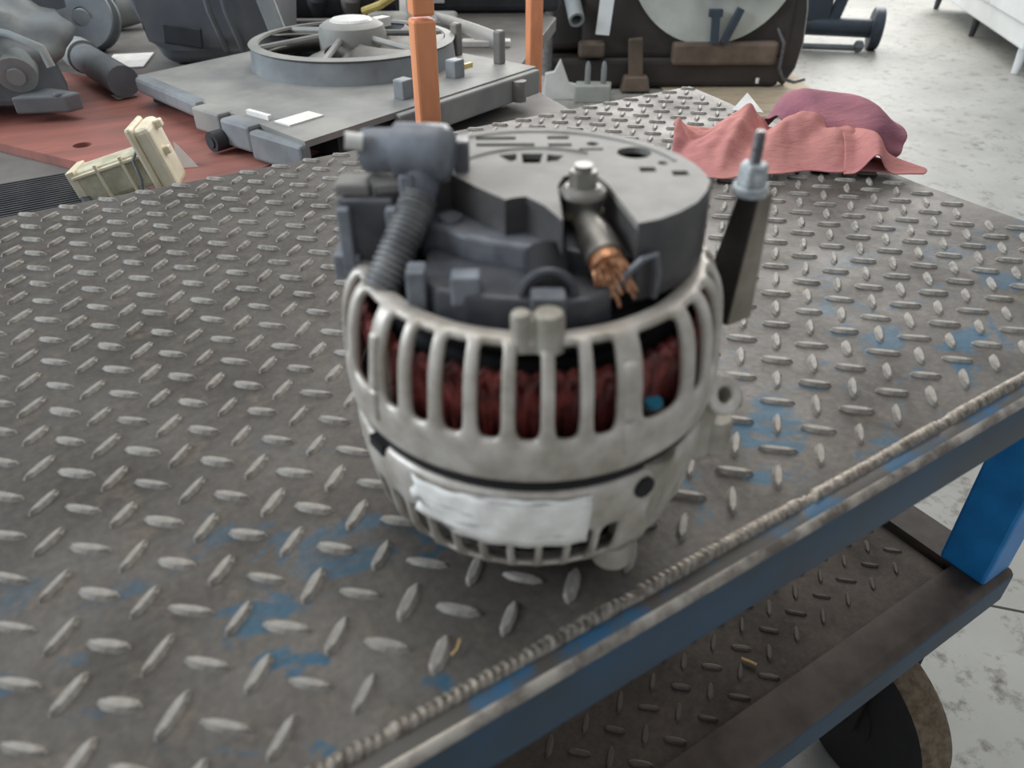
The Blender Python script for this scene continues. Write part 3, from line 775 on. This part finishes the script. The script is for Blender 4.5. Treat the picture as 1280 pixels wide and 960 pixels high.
# dark ribbed radiator core at the far left
t = thing('radiator_core', 'dark ribbed radiator core lying left of the red board', 'radiator', (-0.262, 0.740, BZ), R(0))
b = B(); b.box((0, 0, 0.011), (0.30, 0.16, 0.018)); b.obj('core', 'darkgap', t)
for k in range(22):
    b = B(); b.box((0, -0.075 + k*0.0071, 0.0215), (0.298, 0.0030, 0.004)); b.obj('rib', 'bench_leg', t)
b = B(); b.box((0.154, 0, 0.0135), (0.010, 0.164, 0.023)); b.obj('end_tank', 'bench_leg', t, bevel=0.002)

# cream plastic pump body leaning on its flange
t = thing('fuel_pump_module', 'cream plastic pump module with ribbed flange lying at the far left deck edge', 'pump', (-0.024, 0.712, BZ + 0.0040), VR); t.scale = (0.88, 0.88, 0.88)
Q = Matrix.Translation((0.004, 0, 0.061)) @ Matrix.Rotation(R(-15), 4, 'Y') @ Matrix.Rotation(R(12), 4, 'Z')
b = B(); b.box((0.0, 0, 0.0), (0.020, 0.070, 0.084)); b.xform(Q); fl = b.obj('flange', 'cream', t, bevel=0.008, seg=3)
b = B(); b.box((-0.0125, 0, 0.0), (0.008, 0.076, 0.092)); b.xform(Q); b.obj('flange_rim', 'cream', fl, bevel=0.004)
b = B(); b.box((0.012, 0.01, 0.034), (0.012, 0.014, 0.010)); b.box((0.012, -0.01, 0.005), (0.010, 0.012, 0.010)); b.xform(Q); b.obj('nozzle', 'cream', fl, bevel=0.002)
b = B(); b.box((-0.060, 0.0, -0.006), (0.090, 0.050, 0.044)); b.xform(Q); bd = b.obj('pump_body', 'cream2', t, bevel=0.006)
b = B(); b.box((-0.104, 0.0, -0.006), (0.010, 0.054, 0.049)); b.box((-0.072, -0.026, -0.006), (0.004, 0.006, 0.048)); b.box((-0.040, -0.026, -0.006), (0.004, 0.006, 0.048)); b.box((-0.060, -0.026, 0.010), (0.088, 0.006, 0.004)); b.xform(Q); b.obj('strut', 'cream', bd, bevel=0.001)
b = B(); b.tube([Q @ Vector(p) for p in ((-0.014, -0.030, 0.020), (-0.024, -0.034, 0.010), (-0.026, -0.036, -0.014), (-0.034, -0.036, -0.032))], 0.0022, 8); b.obj('wire', 'hose', bd, smooth=True)
b = B()
va = [b.bm.verts.new(p) for p in ((-0.006, 0, 0), (0.020, 0.004, 0), (0.010, 0.020, 0), (-0.004, 0.006, 0.032))]
for f in ((0, 1, 3), (1, 2, 3), (2, 0, 3), (0, 2, 1)): b.bm.faces.new([va[k] for k in f])
o = b.obj('plastic_wedge', 'white_pl', None, loc=(0.008, 0.788, BZ + 0.0128), rz=VR); tag(o, 'white pointed plastic wedge right of the cream pump', 'wedge')

# cooling fan shroud on its radiator
fs = thing('cooling_fan', 'dusty grey radiator cooling fan and shroud lying flat on the workbench', 'cooling fan', (0.128, 0.675, BZ + 0.0140), R(20))
SW, SL = 0.470, 0.455; FC = (0.326, 0.258); FRD = 0.159; T0 = 0.040
b = B(); b.box((SW/2+0.030, SL/2, 0.016), (SW-0.075, SL-0.03, 0.030)); b.obj('radiator', 'darkgap', fs)
out = [(0.006, 0), (SW, 0), (SW+0.004, SL*0.5), (SW, SL), (0.060, SL), (0.032, SL*0.5)]
b = B(); b.holed(out, [circle(FC[0], FC[1], FRD-0.006, 48)], T0-0.008, T0); pan = b.obj('shroud_panel', 'shroud', fs)
b = B(); b.lathe([(FRD-0.004, T0-0.006), (FRD+0.004, T0-0.004), (FRD, T0+0.030), (FRD-0.004, T0+0.033), (FRD-0.008, T0+0.030), (FRD-0.008, T0-0.006), (FRD-0.004, T0-0.006)], 72, (FC[0], FC[1], 0)); b.obj('fan_ring', 'shroud_cool', fs, smooth=True)
b = B(); b.lathe([(FRD+0.000, T0+0.032), (FRD+0.003, T0+0.034), (FRD-0.012, T0+0.036), (FRD-0.013, T0+0.032)], 72, (FC[0], FC[1], 0)); b.obj('ring_lip', 'shroud', fs, smooth=True)
for k in range(7):                     # blades
    a = 2*PI*k/7 + 0.2
    b = B(); bm = b.bm; rows = []
    for q in range(7):
        rr = 0.050 + (FRD-0.064)*q/6; tw = 0.72 - 0.03*q; sw = a + 0.10*q
        rows.append([bm.verts.new((FC[0] + rr*math.cos(sw+s_), FC[1] + rr*math.sin(sw+s_), T0 + 0.021 + h)) for s_, h in ((-tw*0.5, -0.010), (0, 0.002), (tw*0.5, 0.012))])
    for p_, n_ in zip(rows, rows[1:]):
        for s_ in range(2): bm.faces.new((p_[s_], p_[s_+1], n_[s_+1], n_[s_]))
    b.obj('blade', 'fan', fs, smooth='all', solid=0.003)
for k in range(6):                     # stator struts over the blades
    a = 2*PI*k/6 + 0.42
    b = B(); b.cyl((FC[0]+0.045*math.cos(a), FC[1]+0.045*math.sin(a), T0+0.040), (FC[0]+(FRD-0.004)*math.cos(a+0.12), FC[1]+(FRD-0.004)*math.sin(a+0.12), T0+0.030), 0.005, n=8); b.obj('strut', 'shroud', fs, smooth=True)
b = B(); b.lathe([(0.0, T0+0.060), (0.040, T0+0.060), (0.050, T0+0.054), (0.054, T0+0.040), (0.052, T0+0.004), (0, T0+0.004)], 36, (FC[0], FC[1], 0)); mo = b.obj('motor', 'shroud', fs, smooth=True)
b = B(); b.lathe([(0.0, T0+0.064), (0.030, T0+0.064), (0.034, T0+0.060), (0.0, T0+0.060)], 30, (FC[0], FC[1], 0)); b.box((FC[0]+0.05, FC[1]-0.01, T0+0.052), (0.035, 0.02, 0.014)); b.obj('motor_cap', 'white_pl', mo, bevel=0.001)
# side blocks and clips
b = B(); b.box((0.046, 0.345, 0.030), (0.022, 0.20, 0.024), Matrix.Rotation(R(-7.5), 3, 'Z')); b.obj('side_tank', 'shroud_cool', fs, bevel=0.006)
b = B(); b.box((0.022, 0.205, 0.026), (0.028, 0.06, 0.030)); b.obj('side_bracket', 'shroud', fs, bevel=0.003)
b = B(); b.box((0.012, 0.130, 0.024), (0.026, 0.06, 0.034)); b.obj('connector', 'shroud_cool', fs, bevel=0.004)
b = B(); b.cyl((-0.018, 0.160, 0.0145), (0.016, 0.160, 0.0145), 0.013, n=20); b.cyl((-0.020, 0.160, 0.0145), (-0.016, 0.160, 0.0145), 0.007, n=16); b.obj('hose_stub', 'darkgap', fs, smooth=True)
b = B(); b.box((0.006, 0.050, 0.018), (0.016, 0.10, 0.036)); b.obj('corner_guard', 'shroud_cool', fs, bevel=0.004)
b = B(); b.box((0.060, 0.075, T0+0.001), (0.055, 0.030, 0.002)); b.obj('sticker', 'paper', fs)
b = B(); b.box((0.036, 0.125, T0+0.003), (0.006, 0.045, 0.006)); b.obj('clip_strip', 'paper', fs)
for x, y in ((0.215, 0.040), (0.345, 0.060)):
    b = B(); b.box((x, y, T0+0.012), (0.022, 0.020, 0.026)); bb = b.obj('clip_block', 'shroud_cool', fs, bevel=0.002)
    b = B(); b.box((x+0.020, y-0.004, T0+0.012), (0.026, 0.006, 0.007)); b.obj('clip', 'yellow', bb)
for px_, py_ in ((0.452, 0.060), (0.458, 0.155)):
    b = B(); b.box((px_, py_, T0+0.024), (0.015, 0.015, 0.050)); b.obj('mount_peg', 'fan', fs, bevel=0.003)
b = B(); b.box((SW*0.66, -0.004, 0.020), (SW*0.66, 0.014, 0.036)); b.obj('front_flange', 'shroud', fs, bevel=0.003)
b = B(); b.cyl((SW*0.86, -0.016, 0.004), (SW*0.86, -0.016, 0.034), 0.011, n=16); b.obj('foot_knob', 'fan', fs, smooth=True)

# oily drive shaft lying across the board
t = thing('drive_shaft', 'grey drive shaft lying across the red board left of the fan', 'drive shaft', (0.012, 1.160, BZ + 0.0155), R(98))
b = B(); b.tube([(0, 0, 0.024), (0.16, 0, 0.026), (0.18, 0, 0.026), (0.42, 0, 0.030)], 0.024, 18); b.obj('shaft_tube', 'gear_d', t, smooth=True)
b = B(); b.cyl((0.20, 0, 0.0275), (0.24, 0, 0.028), 0.0275, n=22); b.obj('collar', 'gear', t, smooth=True)

# gearbox casting, far left
t = thing('gearbox', 'haze-paled grey gearbox casting at the left end of the workbench', 'gearbox', (-0.195, 1.235, BZ + 0.0135), VR); t.scale = (1.22, 1.15, 1.2)
b = B()
bmesh.ops.create_icosphere(b.bm, subdivisions=4, radius=1)
for v in b.bm.verts:
    p = v.co.copy()
    nn = mnoise.noise(p*2.1)*0.18 + mnoise.noise(p*5.3)*0.07
    q = Vector((p.x*0.135, p.y*0.10, p.z*0.060)) * (1 + nn)
    v.co = q + Vector((-0.01, 0.02, 0.074))
b.obj('housing', 'gear', t, smooth='all')
b = B(); b.prism([(-0.06, -0.055), (0.10, -0.045), (0.125, 0.0), (0.10, 0.05), (-0.06, 0.06)], 0.012, 0.070, 0.12); b.obj('side_case', 'gear_d', t, bevel=0.008)
b = B(); b.cyl((0.095, -0.050, 0.050), (0.085, -0.020, 0.060), 0.022, n=20); b.cyl((0.097, -0.056, 0.049), (0.093, -0.044, 0.052), 0.010, n=14); b.obj('bearing_boss', 'gear', t, smooth=True)
b = B(); b.prism([(0.09, -0.07), (0.150, -0.062), (0.160, -0.045), (0.11, -0.02)], 0.010, 0.030); b.cyl((0.14, -0.058, 0.028), (0.14, -0.058, 0.033), 0.006, n=12); b.obj('mount_foot', 'gear_d', t, bevel=0.003)
b = B(); b.tube([(-0.05, -0.06, 0.080), (-0.040, -0.085, 0.065), (-0.035, -0.105, 0.040), (-0.042, -0.118, 0.028)], 0.026, 16); b.obj('output_snout', 'gear', t, smooth=True)
b = B(); b.lathe([(0.012, 0), (0.030, 0), (0.030, 0.02), (0.012, 0.02), (0.012, 0)], 24, (0.070, 0.10, 0.10)); b.obj('flange_ring', 'gear_d', t, smooth=True)
b = B(); b.tube([(0.060, -0.03, 0.098), (0.100, -0.045, 0.094), (0.135, -0.050, 0.080), (0.140, -0.052, 0.060)], 0.005, 10); b.obj('breather_hose', 'gear', t, smooth=True)
b = B(); b.cyl((-0.06, -0.10, 0.030), (-0.052, -0.115, 0.008), 0.005, n=10); b.obj('pin', 'white_pl', t, smooth=True)

# white document behind the drive shaft
b = B(); b.box((0, 0, 0.001), (0.075, 0.12, 0.002)); o = b.obj('paper_sheet', 'paper', None, loc=(0.068, 1.500, BZ + 0.001), rz=R(-20)); tag(o, 'white paper sheet on the workbench behind the drive shaft', 'paper')
b = B(); b.box((0, 0, 0.0005), (0.03, 0.03, 0.001)); o = b.obj('paper_piece', 'paper', None, loc=(0.010, 1.185, BZ + 0.013), rz=R(10)); tag(o, 'small white paper piece peeking out from under the drive shaft', 'paper')

# black plastic tank standing behind the fan
t = thing('fuel_tank', 'large haze-paled black plastic tank standing behind the drive shaft', 'tank', (0.235, 1.405, BZ + 0.0002), VR)
b = B(); bm = b.bm
prof = [(-0.110, 0.0), (0.110, 0.0), (0.125, 0.10), (0.120, 0.30), (-0.135, 0.30), (-0.140, 0.13), (-0.128, 0.05)]
va = [bm.verts.new((x, -0.05 - 0.03*(z > 0.05), z)) for x, z in prof]; vb2 = [bm.verts.new((x, 0.12, z)) for x, z in prof]
n = len(prof)
for k in range(n): bm.faces.new((va[k], va[(k+1) % n], vb2[(k+1) % n], vb2[k]))
bm.faces.new(va); bm.faces.new(list(reversed(vb2)))
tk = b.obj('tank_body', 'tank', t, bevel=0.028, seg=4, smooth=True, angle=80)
b = B()
for x in (0.020, 0.050): b.tube([(x, -0.060, 0.03), (x-0.008, -0.086, 0.10), (x-0.020, -0.088, 0.28)], 0.006, 8)
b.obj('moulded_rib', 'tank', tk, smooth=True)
b = B(); b.box((0.105, -0.080, 0.15), (0.030, 0.012, 0.30), Matrix.Rotation(R(-14), 3, 'Y')); b.obj('strap', 'gear', tk, bevel=0.002)
b = B(); b.box((-0.045, -0.0855, 0.060), (0.07, 0.006, 0.035), Matrix.Rotation(R(8), 3, 'Y')); b.obj('recess', 'darkgap', tk, bevel=0.004)

# intake manifold with runners at the back
t = thing('intake_manifold', 'dark intake manifold with five runners behind the fan', 'manifold', (0.545, 1.690, BZ + 0.0002), VR)
b = B(); b.tube([(-0.20, 0, 0.045), (0.17, 0, 0.045)], 0.040, 18); b.obj('plenum', 'darkgap', t, smooth=True)
for k in range(5):
    x = -0.17 + 0.078*k
    b = B(); b.tube([(x, -0.02, 0.030), (x+0.008, -0.055, 0.055), (x+0.014, -0.045, 0.120), (x+0.02, 0.0, 0.165)], 0.023, 14); b.obj('runner', 'fan' if k % 2 else 'darkgap', t, smooth=True)
b = B(); b.box((0.01, 0.01, 0.165), (0.42, 0.06, 0.014)); b.obj('port_flange', 'gear', t, bevel=0.004)

# pale parts behind the fan, between the posts
t = thing('bumper_trim', 'white curved plastic trim piece behind the fan near the far post', 'trim piece', (0.700, 1.250, BZ + 0.0002), VR)
b = B(); bm = b.bm; rows = []
for k in range(13):
    u = k/12; x = -0.085 + 0.13*u; y = 0.030 - 0.05*u*u; w = 0.016 + 0.022*u
    rows.append([bm.verts.new((x, y, 0.030 + 0.03*(1-u))), bm.verts.new((x+0.004, y-0.004, 0.030 + 0.03*(1-u) - w)), ])
for a, c in zip(rows, rows[1:]): bm.faces.new((a[0], a[1], c[1], c[0]))
b.obj('trim_face', 'white_pl', t, smooth='all', solid=0.006)
b = B(); b.box((0.02, 0.0, 0.006), (0.10, 0.03, 0.012)); b.obj('trim_foot', 'white_pl', t, bevel=0.002)
t = thing('plastic_duct', 'grey plastic duct on the workbench behind the white trim', 'duct', (0.640, 1.430, BZ + 0.0002), VR)
b = B(); b.box((0, 0, 0.020), (0.20, 0.12, 0.038)); b.obj('duct_body', 'shroud', t, bevel=0.010, seg=3)
b = B(); b.cyl((-0.05, -0.05, 0.03), (-0.05, -0.09, 0.035), 0.020, n=18); b.obj('duct_neck', 'fan', t, smooth=True)
b = B(); b.box((0.01, -0.02, 0.070), (0.030, 0.012, 0.065)); b.cyl((0.01, -0.027, 0.08), (0.01, -0.025, 0.08), 0.005, n=10); b.obj('bracket', 'white_pl', t, bevel=0.002)
b = B(); b.tube([(-0.10, -0.01, 0.048), (-0.06, -0.02, 0.062), (-0.02, -0.02, 0.085)], 0.008, 8); b.obj('yellowed_clip', 'yellow', t, smooth=True)

# ------------------------------------------------------------------ things on the floor
# engine on plywood
b = B(); b.box((0.28, 0.02, 0.003), (0.60, 0.80, 0.006)); o = b.obj('plywood_sheet', 'ply', None, loc=(2.097, 2.149, FLOOR), rz=VR); tag(o, 'beige plywood sheet on the floor under the black engine', 'plywood')
eng = thing('engine', 'black oily car engine with pale round cover standing on the floor', 'engine', (2.103, 2.172, FLOOR + 0.0065), VR); eng.scale = (1.156, 1.156, 1.156)
b = B(); b.prism([(-0.42, 0.0), (0.40, 0.0), (0.40, 0.50), (-0.42, 0.50)], 0.0, 0.10, 0.0); b.obj('oil_pan', 'engine', eng, bevel=0.02, seg=3)
b = B(); b.box((0.06, 0.24, 0.30), (0.72, 0.46, 0.42)); b.box((-0.33, 0.26, 0.36), (0.20, 0.42, 0.50)); b.obj('block', 'engine', eng, bevel=0.025, seg=3)
b = B(); b.box((0.19, 0.0, 0.115), (0.36, 0.05, 0.075)); b.obj('pan_flange', 'engine_b', eng, bevel=0.012)
b = B(); b.lathe([(0.0, 0.0), (0.25, 0.0), (0.275, 0.012), (0.282, 0.04), (0.282, 0.09), (0.0, 0.09)], 72)
b.xform(Matrix.Translation((0.125, 0.03, 0.425)) @ Matrix.Rotation(R(-90), 4, 'X') @ Matrix.Rotation(PI, 4, 'X') @ Matrix.Translation((0, 0, -0.05)))
bell = b.obj('bell_cover', 'bell', eng, smooth=True)
b = B()
b.box((0.140, -0.035, 0.195), (0.026, 0.02, 0.09), Matrix.Rotation(R(-4), 3, 'Y')); b.box((0.195, -0.035, 0.205), (0.024, 0.02, 0.115), Matrix.Rotation(R(22), 3, 'Y')); b.box((0.135, -0.035, 0.245), (0.045, 0.02, 0.024))
b.obj('hand_mark', 'hoist', bell, bevel=0.003)  # dark bars standing for the hand marks on the cover
for x in (0.08, 0.14, 0.21, 0.27):
    b = B(); b.box((x, -0.030, 0.320), (0.04, 0.03, 0.03)); b.obj('vent', 'engine', bell, bevel=0.003)
b = B(); b.prism([(0.395, 0.02), (0.42, 0.0), (0.452, 0.06), (0.462, 0.14), (0.455, 0.24), (0.43, 0.36), (0.40, 0.40)], 0.0, 0.03)
b.xform(Matrix.Translation((0, 0.05, 0)) @ Matrix.Rotation(PI/2, 4, 'X')); sf = b.obj('side_flange', 'engine', eng, bevel=0.004)
b = B(); b.tube([(x, 0.035, z) for x, z in ((0.422, 0.004), (0.452, 0.06), (0.462, 0.14), (0.455, 0.24), (0.43, 0.36))], 0.007, 8); b.obj('flange_rim', 'bell', sf, smooth=True)
b = B(); b.tube([(0.36, 0.00, 0.19), (0.38, -0.03, 0.15), (0.38, -0.03, 0.07), (0.40, -0.03, 0.035), (0.44, -0.03, 0.025), (0.475, -0.03, 0.035)], 0.006, 8); b.obj('brake_line', 'stud', eng, smooth=True)
b = B(); b.lathe([(0.018, 0), (0.026, 0), (0.026, 0.16), (0.018, 0.16), (0.018, 0)], 24); b.xform(Matrix.Translation((-0.325, -0.075, 0.232)) @ Matrix.Rotation(R(-62), 4, 'X') @ Matrix.Rotation(R(-6), 4, 'Y')); b.obj('water_pipe', 'gear', eng, smooth=True)
b = B(); b.box((-0.228, -0.035, 0.255), (0.046, 0.004, 0.150), Matrix.Rotation(R(5), 3, 'Y')); b.obj('tag_strip', 'white', eng)
b = B(); b.box((-0.115, -0.03, 0.095), (0.050, 0.02, 0.15), Matrix.Rotation(R(-5), 3, 'Y')); b.prism([(-0.16, -0.06), (-0.06, -0.06), (-0.06, 0.0), (-0.16, 0.0)], 0.0, 0.05, 0.2); b.obj('mount_strap', 'engine_b', eng, bevel=0.006)
b = B(); b.box((-0.265, -0.005, 0.13), (0.09, 0.05, 0.05)); b.obj('mount_block', 'engine_b', eng, bevel=0.01)
b = B(); b.cyl((-0.42, -0.02, 0.28), (-0.42, 0.0, 0.05), 0.022, n=14); b.obj('coolant_hose', 'hose', eng, smooth=True)
b = B(); b.cyl((0.315, -0.02, 0.02), (0.315, -0.02, 0.036), 0.006, n=10); b.obj('drain_plug', 'white_pl', eng, smooth=True)

# cast engine bracket with two studs
t = thing('engine_bracket', 'pale aluminium engine bracket with two upright studs before the black engine', 'bracket', (1.704, 2.235, FLOOR), VR); t.scale = (1.156, 1.156, 1.156)
b = B(); b.prism([(-0.01, -0.03), (0.11, -0.03), (0.12, 0.03), (0.0, 0.04)], 0.0, 0.055, 0.02); b.obj('pad', 'bell', t, bevel=0.004)
b = B(); b.prism([(-0.11, 0.0), (0.02, 0.0), (0.02, 0.045), (-0.025, 0.055), (-0.055, 0.13), (-0.075, 0.09), (-0.105, 0.085)], 0.0, 0.02); b.xform(Matrix.Translation((0, 0.03, 0)) @ Matrix.Rotation(PI/2, 4, 'X')); b.obj('web', 'white_pl', t, bevel=0.003)
for x in (0.035, 0.088):
    b = B(); b.tube([(x, 0, 0.05), (x, 0, 0.10), (x, 0, 0.115), (x, 0, 0.125)], lambda u: 0.0095 if u < 0.6 else (0.008 if u < 0.9 else 0.004), 12); b.obj('stud', 'gear', t, smooth=True)

# engine stand leg behind
t = thing('engine_stand', 'dark blue steel stand leg with round end plate on the concrete floor', 'engine stand', (3.409, 2.207, FLOOR), VR); t.scale = (1.156, 1.156, 1.156)
b = B(); b.cyl((-0.50, 0.12, 0.085), (0.01, 0.0, 0.080), 0.036, n=22); b.obj('tube', 'hoist', t, smooth=True)
b = B(); b.cyl((0.005, 0.0, 0.081), (0.045, -0.010, 0.080), 0.080, n=32); b.obj('end_plate', 'hoist', t, smooth=True, bevel=0.006)
b = B(); b.box((-0.22, 0.06, 0.18), (0.13, 0.06, 0.16)); b.obj('upright', 'hoist', t, bevel=0.008)
b = B(); b.box((-0.125, 0.04, 0.17), (0.045, 0.03, 0.18), Matrix.Rotation(R(14), 3, 'Y')); b.obj('brace', 'hoist', t, bevel=0.004)
b = B(); b.box((-0.475, 0.155, 0.026), (0.05, 0.16, 0.052)); b.obj('rear_foot', 'hoist', t, bevel=0.006)
t = thing('steel_rod', 'thin grey rod with a knob lying on the floor beside the stand leg', 'rod', (3.320, 2.178, FLOOR), VR); t.scale = (1.156, 1.156, 1.156)
b = B(); b.cyl((-0.36, 0.10, 0.012), (0.0, 0.0, 0.018), 0.012, n=12); b.obj('rod', 'gear_d', t, smooth=True)
b = B(); b.lathe([(0, -0.024), (0.014, -0.020), (0.024, 0), (0.014, 0.020), (0, 0.024)], 16, (0.0, 0.0, 0.0245)); b.obj('knob', 'gear_d', t, smooth=True)

# white cabinet at the right
cab = thing('white_cabinet', 'white enamel cabinet on short legs at the right', 'cabinet', (3.479, 1.519, FLOOR), R(45)); cab.scale = (1.156, 1.156, 1.156)
b = B(); b.box((0.75, -0.30, 0.09 + 0.45), (1.50, 0.60, 0.90)); b.obj('body', 'white', cab, bevel=0.006)
for k in range(3):
    b = B(); b.box((0.25 + 0.5*k, 0.003, 0.16 + 0.36), (0.488, 0.012, 0.70)); b.obj('door', 'white', cab, bevel=0.003)
for x, y in ((0.05, -0.02), (0.75, -0.04), (1.45, -0.04), (0.05, -0.55), (1.45, -0.55)):
    b = B(); b.cyl((x, y, 0.0), (x + 0.015, y - 0.01, 0.094), 0.012, 0.020, n=12); b.obj('leg', 'white' if x < 0.1 else 'bench_leg', cab, smooth=True)

# more parts crowded at the back of the workbench
t = thing('starter_motor', 'dark starter motor lying behind the gearbox', 'starter motor', (0.060, 1.860, BZ + 0.0002), R(-10))
b = B(); b.cyl((-0.10, 0, 0.042), (0.06, 0, 0.042), 0.041, n=24); b.obj('motor_body', 'gear_d', t, smooth=True, bevel=0.003)
b = B(); b.cyl((0.06, 0, 0.045), (0.12, 0, 0.045), 0.044, 0.032, n=20); b.obj('nose', 'gear', t, smooth=True)
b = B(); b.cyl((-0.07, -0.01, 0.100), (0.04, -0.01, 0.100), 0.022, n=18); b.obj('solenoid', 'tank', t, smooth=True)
t = thing('belt_pulley', 'round grooved belt pulley standing behind the gearbox', 'pulley', (0.030, 1.640, BZ + 0.0002), VR)
b = B(); b.lathe([(0.018, -0.02), (0.060, -0.02), (0.060, -0.012), (0.052, -0.006), (0.060, 0.0), (0.052, 0.006), (0.060, 0.012), (0.060, 0.02), (0.018, 0.02), (0.018, -0.02)], 36); b.xform(Matrix.Translation((0, 0, 0.060)) @ Matrix.Rotation(R(72), 4, 'X')); b.obj('rim', 'gear_d', t, smooth=True)
b = B(); b.cyl((0, -0.02, 0.060), (0, 0.024, 0.066), 0.020, n=18); b.obj('hub', 'gear', t, smooth=True)
t = thing('cylinder_head', 'haze-paled grey cylinder head at the far left rear of the workbench', 'cylinder head', (-0.310, 1.760, BZ + 0.0002), R(-20))
b = B(); b.box((0, 0, 0.06), (0.44, 0.17, 0.118)); b.obj('head_casting', 'gear_d', t, bevel=0.008)
b = B(); b.box((0, 0.0, 0.135), (0.42, 0.13, 0.030)); b.obj('valve_cover', 'gear', t, bevel=0.010, seg=3)
for k in range(4):
    b = B(); b.cyl((-0.15 + 0.10*k, -0.07, 0.06), (-0.15 + 0.10*k, -0.095, 0.055), 0.026, n=18); b.obj('port', 'darkgap', t, smooth=True)

t = thing('air_filter_box', 'dark green black air filter box at the back right of the workbench', 'filter box', (0.960, 1.640, BZ + 0.0002), VR)
b = B(); b.box((0, 0, 0.08), (0.36, 0.20, 0.158)); b.obj('box_body', 'darkgap', t, bevel=0.015, seg=3)
b = B(); b.box((0, 0, 0.170), (0.38, 0.22, 0.022)); b.obj('lid', 'engine', t, bevel=0.006)
b = B(); b.box((-0.12, -0.106, 0.075), (0.035, 0.012, 0.10)); b.obj('clasp', 'white_pl', t, bevel=0.002)
b = B(); b.tube([(0.0, -0.12, 0.05), (0.04, -0.13, 0.075), (0.09, -0.125, 0.07), (0.12, -0.12, 0.10)], 0.007, 8); b.obj('hose', 'white_pl', t, smooth=True)
